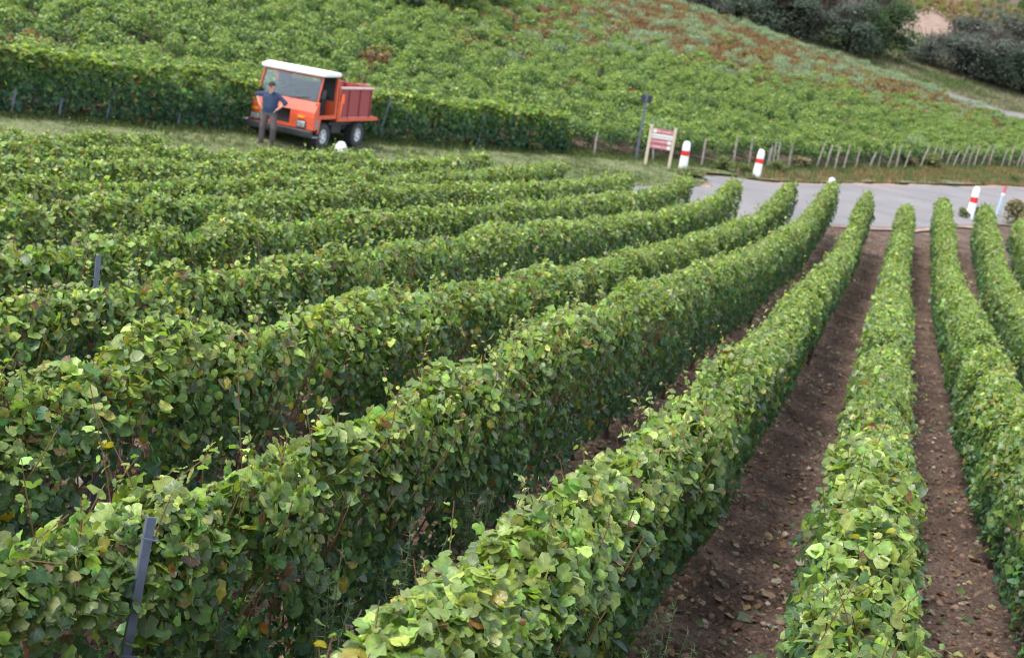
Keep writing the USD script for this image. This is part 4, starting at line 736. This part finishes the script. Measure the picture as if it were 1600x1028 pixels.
for i, (m_, sq) in enumerate(((SIGNR, -1), (SIGNW, 0), (SIGNR, 1), (SIGNR, 1))):
    z = 1.44 - i * .205; bd = obj('board', rbox(-wl / 2 + .06, wl / 2 - .06, -.035, .0, z - .09, z + .09, .008), m_, ws, smooth=40)
    ink = SIGNW if m_ is SIGNR else worn('grey_lettering', (.25, .22, .22), .6)
    g = np.random.default_rng(60 + i); x = -wl / 2 + (.22 if sq == -1 else .10); bits = []
    while x < wl / 2 - (.24 if sq == 1 else .12):
        w_ = g.uniform(.018, .04); bits.append(box(x, x + w_, -.0385, -.0355, z - .022, z + g.uniform(.012, .03))); x += w_ + g.choice([.012, .014, .04])
    obj('lettering', cat(*bits), ink, bd)
    if sq: xs_q = sq * (wl / 2 - .155); obj('symbol', box(xs_q - .075, xs_q + .075, -.038, -.0355, z - .07, z + .07), SIGNW, bd)
p = at(1557, 338); bpst = thing('marker_post', 'thin pale blue marker post with faded red top beside the dry bush', 'post', p, .3, tilt=(0, .05))
obj('post', lathe([(.001, -.1), (.07, -.1), (.07, .92), (.001, .92)], 16), BLUEP, bpst, smooth=40); obj('white_band', lathe([(.001, .921), (.072, .921), (.072, 1.02), (.001, 1.02)], 16), WHITE, bpst, smooth=40); obj('red_top', lathe([(.001, 1.021), (.07, 1.021), (.07, 1.30), (.05, 1.33), (.001, 1.335)], 16), PINKP, bpst, smooth=40)
def stone(label, px, w, h):
    p = at(*px); s = thing('marker_stone', label, 'stone', p, rng.uniform(0, 6)); t_ = lathe([(.001, -.1), (w, -.1), (w, h * .55), (w * .82, h * .78), (w * .42, h * .97), (.001, h)], 9); t_.vertices += rng.normal(0, .008, t_.vertices.shape); obj('stone', t_, STONE, s, smooth=35); obj('base', lathe([(.001, -.12), (w * 1.12, -.12), (w * 1.10, .06), (w * 1.02, .075), (.001, .076)], 9), STONE, s, smooth=35)
stone('white dome topped marker stone in the grass beside the truck rear wheel', (531, 247), .19, .50); stone('white stone top showing above the vine end at the far road edge', (1298, 292), .17, .42)
# wooden stakes at the lower ends of the hillside lines
STK = [(45, 115, 260, -20), (140, 115, 230, -20), (5, 120, 220, -10), (345, 118, 265, -45), (392, 130, 270, -35), (450, 140, 272, -35), (500, 130, 270, -30), (560, 150, 262, -15), (660, 190, 268, -30), (720, 112, 262, -35), (785, 140, 275, -42), (822, 140, 270, -25), (880, 130, 232, -30), (985, 122, 245, -38), (1040, 125, 240, -35), (1090, 122, 225, -28), (1140, 128, 242, -32), (1182, 160, 245, -32), (1235, 130, 252, -35), (1270, 140, 252, -28), (1315, 135, 258, -34), (1360, 132, 258, -36), (1405, 130, 256, -32), (1482, 140, 252, -28), (1530, 130, 258, -32), (1580, 140, 262, -30), (1600, 170, 255, -20)]
ST = [(x / 4 + 1200, y0 / 4 + 200, y1 / 4 + 200, l / 4) for x, y0, y1, l in STK] + [(1099, 225, 264, -4), (1149, 224, 267, -4.5), (1172, 223, 262, -3), (1020, 227, 256, -2), (1204, 228, 258, -4), (1218, 228, 264, -5), (1235, 230, 262, -3), (927, 206, 232, -3), (1186, 240, 262, -3)]
stake0 = None; tall = max(range(len(ST)), key=lambda i: ST[i][2] - ST[i][1])
ST.sort(key=lambda s: s[0])
for i, (x, y0, y1, l) in enumerate(ST):
    fx = x + l; ray_ = ray((fx, 264.0)); # plan position on the foot line of the hillside, along this direction
    ts = np.linspace(25, 140, 1500); Xs = ray_[None, :2] * ts[:, None]; j = np.argmax(Xs[:, 1] > foot_y(Xs[:, 0]) - .15 - rng.uniform(0, .5)); gx, gy = Xs[j]; z = float(H(gx, gy)); tt = ts[j]
    hgt = float(np.clip((y1 - y0 + 6) * tt / FPX * .98, .95, 1.6)); lean = math.atan2(-l, (y1 - y0)) - ROLL + rng.normal(0, .03)
    lab = f'grey weathered stake, {i + 1}{"th" if 10 < i + 1 < 14 else {1: "st", 2: "nd", 3: "rd"}.get((i + 1) % 10, "th")} from the left in the stake line before the hillside vines'
    if i == 0: lab = 'lone dark wooden stake in the vine edge left of the sign pole'
    elif i == len(ST) - 1: lab = 'wooden stake at the right frame edge, last of the line by the road'
    elif abs(x - 1286) < 2: lab = 'pale long stake leaning most, near the middle of the stake line'
    elif abs(x - 1020) < 2: lab = 'wooden stake standing just behind the wooden direction sign'
    if stake0 is None:
        stake0 = thing('wooden_stake', lab, 'stake', (gx, gy, z), 0, tilt=(rng.normal(0, .06), lean), scale=(1, 1, hgt), group='wooden stakes at the foot of the hillside vines')
        obj('stake', tube(np.c_[[0, .006, -.004, .003, 0], [0, -.004, .005, 0, .002], [-.15, .25, .55, .85, 1.0]], [.05, .048, .045, .043, .036], 7), WOOD, stake0, smooth=50); [obj('wire_loop', tube(np.c_[.052 * np.cos(np.linspace(0, 6.28, 9)), .052 * np.sin(np.linspace(0, 6.28, 9)), np.full(9, zz_)], .004, 4, False), STEEL, stake0) for zz_ in (.6, .9)]
    else: dup(stake0, (gx, gy, z), rng.uniform(0, 6.28) * 0, tilt=(rng.normal(0, .06), lean), scale=(float(rng.uniform(.8, 1.2)), 1, hgt), label=lab)
# steel stakes
def angle_iron(L, w=.045):
    t_ = cat(box(0, w, 0, .005, -.3, L), box(0, .005, .0051, w, -.3, L), *[box(w * .35, w * .55, -.0015, 0, L - .12 - i * .16, L - .10 - i * .16) for i in range(4)]); return t_
def steel_stake(label, pos, L, tilt, rz=.5, w=.045):
    s = thing('steel_stake', label, 'stake', pos, rz, tilt=tilt); obj('angle_bar', angle_iron(L, w), STEEL, s); obj('wire_tie', cat(*[tube([[-.01, -.012, L - h_], [w + .015, -.012, L - h_ - .01], [w * .5, .03, L - h_]], .0035, 4) for h_ in (.06, .45)]), STEEL, s)
for lab, k, top, side, lean, wd_ in (('tall grey angle iron stake leaning right at the bottom left corner', -2, (231, 806), .20, .09, .026), ('bluish steel stake top rising above the crest at far left', -4, (151, 399), .0, .02, .026), ('short blue grey stake top in the crest of the second nearest row at left', -3, (162, 583), .0, .03, .022), ('grey stake end poking out of the bright row at bottom centre', -1, (746, 890), -.02, .02, .024), ('stake top hidden among leaves in the middle of the frame, upper half', -3, (596, 668), .1, .02, .022)):
    X = on_row(k, top, side); z = float(H(X[0], X[1])); L = X[2] - z
    steel_stake(lab, (X[0] - math.sin(lean) * L, X[1], z), L, (0, lean), w=wd_)
for i, (px, lean, lab) in enumerate((((163, 191), .16, 'longest leaning steel stake in the tall vine wall left of the truck'), ((15, 171), .14, 'short steel stake at the base of the vine wall by the left frame edge'), ((90, 177), .10, 'second steel stake from the left at the foot of the vine wall'), ((331, 203), .06, 'steel stake at the foot of the vine wall close to the truck'), ((592, 190), .18, 'steel stake leaning out of the vine wall just right of the truck'), ((743, 226), .14, 'steel stake leaning in the vine wall before its right end'), ((276, 198), .05, 'stub of steel stake low in the vine wall left of the truck'))):
    r = ray(px); ts = np.linspace(20, 80, 2500); Xs = EYE + r * ts[:, None]; fd = foot_y(Xs[:, 0]) - .36; j = np.argmax(Xs[:, 1] > fd); g = Xs[j]; steel_stake(lab, (g[0], g[1], float(H(g[0], g[1]))), (1.45, .7, .6, .75, 1.5, 1.25, .5)[i], (-.03, lean), .4, .06)
# bushes and weeds near the road and in the rows
GB = [(.10, .13, .045), (.07, .10, .035), (.15, .15, .06)]; DB = [(.16, .14, .07), (.11, .11, .05), (.20, .16, .09)]
for i, (px, h_, w_, col, lab) in enumerate((((1130, 268), .62, .75, GB, 'light green weed clump right of the first bollard before the stakes'), ((1215, 272), .55, .7, GB, 'weed clump just right of the second bollard'), ((1160, 271), .4, .5, GB, 'small weed clump between the two far bollards'), ((1455, 262), .8, 1.3, GB, 'wide green weed clump in the dry roadside grass at the stakes'), ((1420, 262), .6, .9, DB, 'dry weed clump left of the wide green one at the stakes'), ((1092, 279), .32, 1.0, GB, 'low bushy weeds at the tip of the grass island by the asphalt'), ((1590, 352), .95, 1.2, DB, 'dry olive bush right of the blue grey marker post'), ((1503, 340), .35, .4, GB, 'small green weed at the foot of the nearest bollard'), ((1530, 344), .45, .5, GB, 'small green weed right of the nearest bollard'), ((1582, 285), .45, .6, GB, 'dark green weed tuft at the far road edge, right side'), ((830, 238), .5, .8, GB, 'tall grass clump at the right end of the vine wall'), ((1250, 262), .5, .9, DB, 'straw coloured weeds under the leaning stakes'))):
    p = at(*px); bush_thing('weed', lab, 'weed', 500 + i, p - [0, 0, .03], rng.uniform(0, 6.28), (w_, w_, h_ * 1.1), col, n=900, size=.075)
def feather(label, pos, h, seed):
    g = np.random.default_rng(seed); T = thing('weed', label, 'weed', pos); st, Vs = [], []
    L = ([], [], [])
    for i in range(7):
        a = g.uniform(0, 6.28); e = np.array([math.cos(a), math.sin(a)]) * g.uniform(.03, .16); s = np.linspace(0, 1, 7); P_ = np.c_[s[:, None] ** 1.5 * e, s * h * g.uniform(.7, 1.05)]; st.append(tube(P_, np.linspace(.004, .0015, 7), 4, False))
        m_ = 110; q = g.uniform(.25, 1, m_); b = np.stack([np.interp(q, s, P_[:, c]) for c in range(3)], -1); d = unit(g.normal(0, 1, (m_, 3)) + [0, 0, .5]); L[0].append(b + d * .018); L[1].append(unit(np.cross(d, g.normal(0, 1, (m_, 3))))); L[2].append(d)
    pos_, n_, d_ = (np.vstack(x) for x in L); B = leaf_frames(n_, d_); prof_ = np.array([[-.0022, -.022, 0], [.0022, -.022, 0], [0, .026, .003]]); v = np.einsum('nij,kj->nki', B, prof_) + pos_[:, None]
    c = np.array([(.085, .135, .055), (.11, .15, .075), (.07, .11, .05)])[g.integers(0, 3, len(v))]; obj('leaflets', (v.reshape(-1, 3), np.arange(len(v) * 3).reshape(-1, 3)), GRASS, T, tint=np.repeat(c, 3, 0), normals=np.repeat(B[:, :, 2], 3, 0)); obj('stems', cat(*st), worn('weed_stem', (.10, .12, .05), .7), T, smooth=True)
for i, (k, px, side, lab) in enumerate(((-2, (545, 760), .36, 'feathery green weed growing in the dark flank above the soil gap, left centre'), (-2, (640, 900), .42, 'feathery weed hanging at the flank near the bare trunk at bottom centre left'), (-1, (1010, 965), .40, 'feathery weed at the right foot of the bright row, bottom centre'), (-1, (1085, 790), .40, 'feathery weed beside the bright row by the soil lane'), (-2, (765, 700), .38, 'feathery weed in the flank of the row left of the bright one'))):
    X = on_row(k, px, side); z = float(H(X[0], X[1])); feather(lab, (X[0], X[1], z), float(np.clip(X[2] - z + .25, .4, .95)), 700 + i)
# litter on the soil: stones, clods, dead leaves
g8 = np.random.default_rng(8)
def clod(g, r): s = trimesh.creation.icosphere(1, r); s.vertices *= g.uniform(.6, 1.3, 3) * np.array([1, 1, .6]); s.vertices += g.normal(0, r * .13, s.vertices.shape); return s
n = 60000; u = 2.2 + 40 * g8.random(n) ** 1.7; v = g8.uniform(-5.2, 3.3, n); xy = u[:, None] * DIR + (v + C0)[:, None] * NRM; z = H(xy[:, 0], xy[:, 1]); X, Y, t = project(np.c_[xy, z + .1]); k = (X > -60) & (X < 1660) & (Y < 1150) & (u < ROW_END[0] + 1)
xy, z, u, v, t = xy[k], z[k], u[k], v[k], t[k]
protos = []
for i in range(5):
    c = clod(g8, .02); tn = np.array([(.15, .098, .07), (.27, .21, .17), (.09, .055, .04), (.19, .125, .09), (.36, .31, .27)][i]); protos.append((np.array(c.vertices), np.array(c.faces), np.array(c.vertex_normals), np.repeat(tn[None], len(c.vertices), 0)))
CLOD = mat('clod_stone', {'a': ('attribute', dict(attribute='tint')), 'p': ('principled_bsdf', dict(roughness=.95, specular_ior_level=.2))}, [('a.color', 'p.base_color')])
prz = z + .035 * np.cos(2 * np.pi * v / PITCHROW) + (meshkit.fbm(np.stack([xy[:, 0] * 7, xy[:, 1] * 7, u * 0 + .5], -1), 4, 3) - .5) * .15 + (meshkit.noise(np.stack([xy[:, 0] * 1.3, xy[:, 1] * 1.3, u * 0 + .5], -1), 5) - .5) * .10
keys(put_instances('/World/clods_and_stones', protos, CLOD, np.c_[xy, prz + .003], g8.uniform(0, 6.28, len(u)), np.clip(g8.lognormal(-.60, .6, len(u)), .1, 1.5), g8.choice(5, len(u), p=[.42, .06, .32, .18, .02]), tilt=.8, rng=g8), kind='stuff', label='brown clods and pale stones lying on the soil lanes', category='soil')
s = g8.choice(len(u), min(16000, len(u)), replace=False); cols = np.array([(.20, .10, .05), (.12, .055, .035), (.30, .22, .10), (.07, .11, .03), (.05, .09, .04), (.24, .20, .15)])
pp = np.c_[xy[s] + g8.normal(0, .1, (len(s), 2)), prz[s] + .015]; v_, f_, n_, c_2 = build_leaves(pp, np.c_[g8.normal(0, .4, (len(s), 2)), np.ones(len(s))], g8.normal(0, 1, (len(s), 3)) * [1, 1, .2], .024 * g8.lognormal(0, .35, len(s)), cols[g8.choice(6, len(s), p=[.25, .25, .15, .15, .1, .1])], 1, g8)
obj('fallen_leaves', (v_, f_), LEAF, tint=c_2, normals=n_, kind='stuff', label='dead brown and green leaves littering the soil lanes', category='leaf litter')
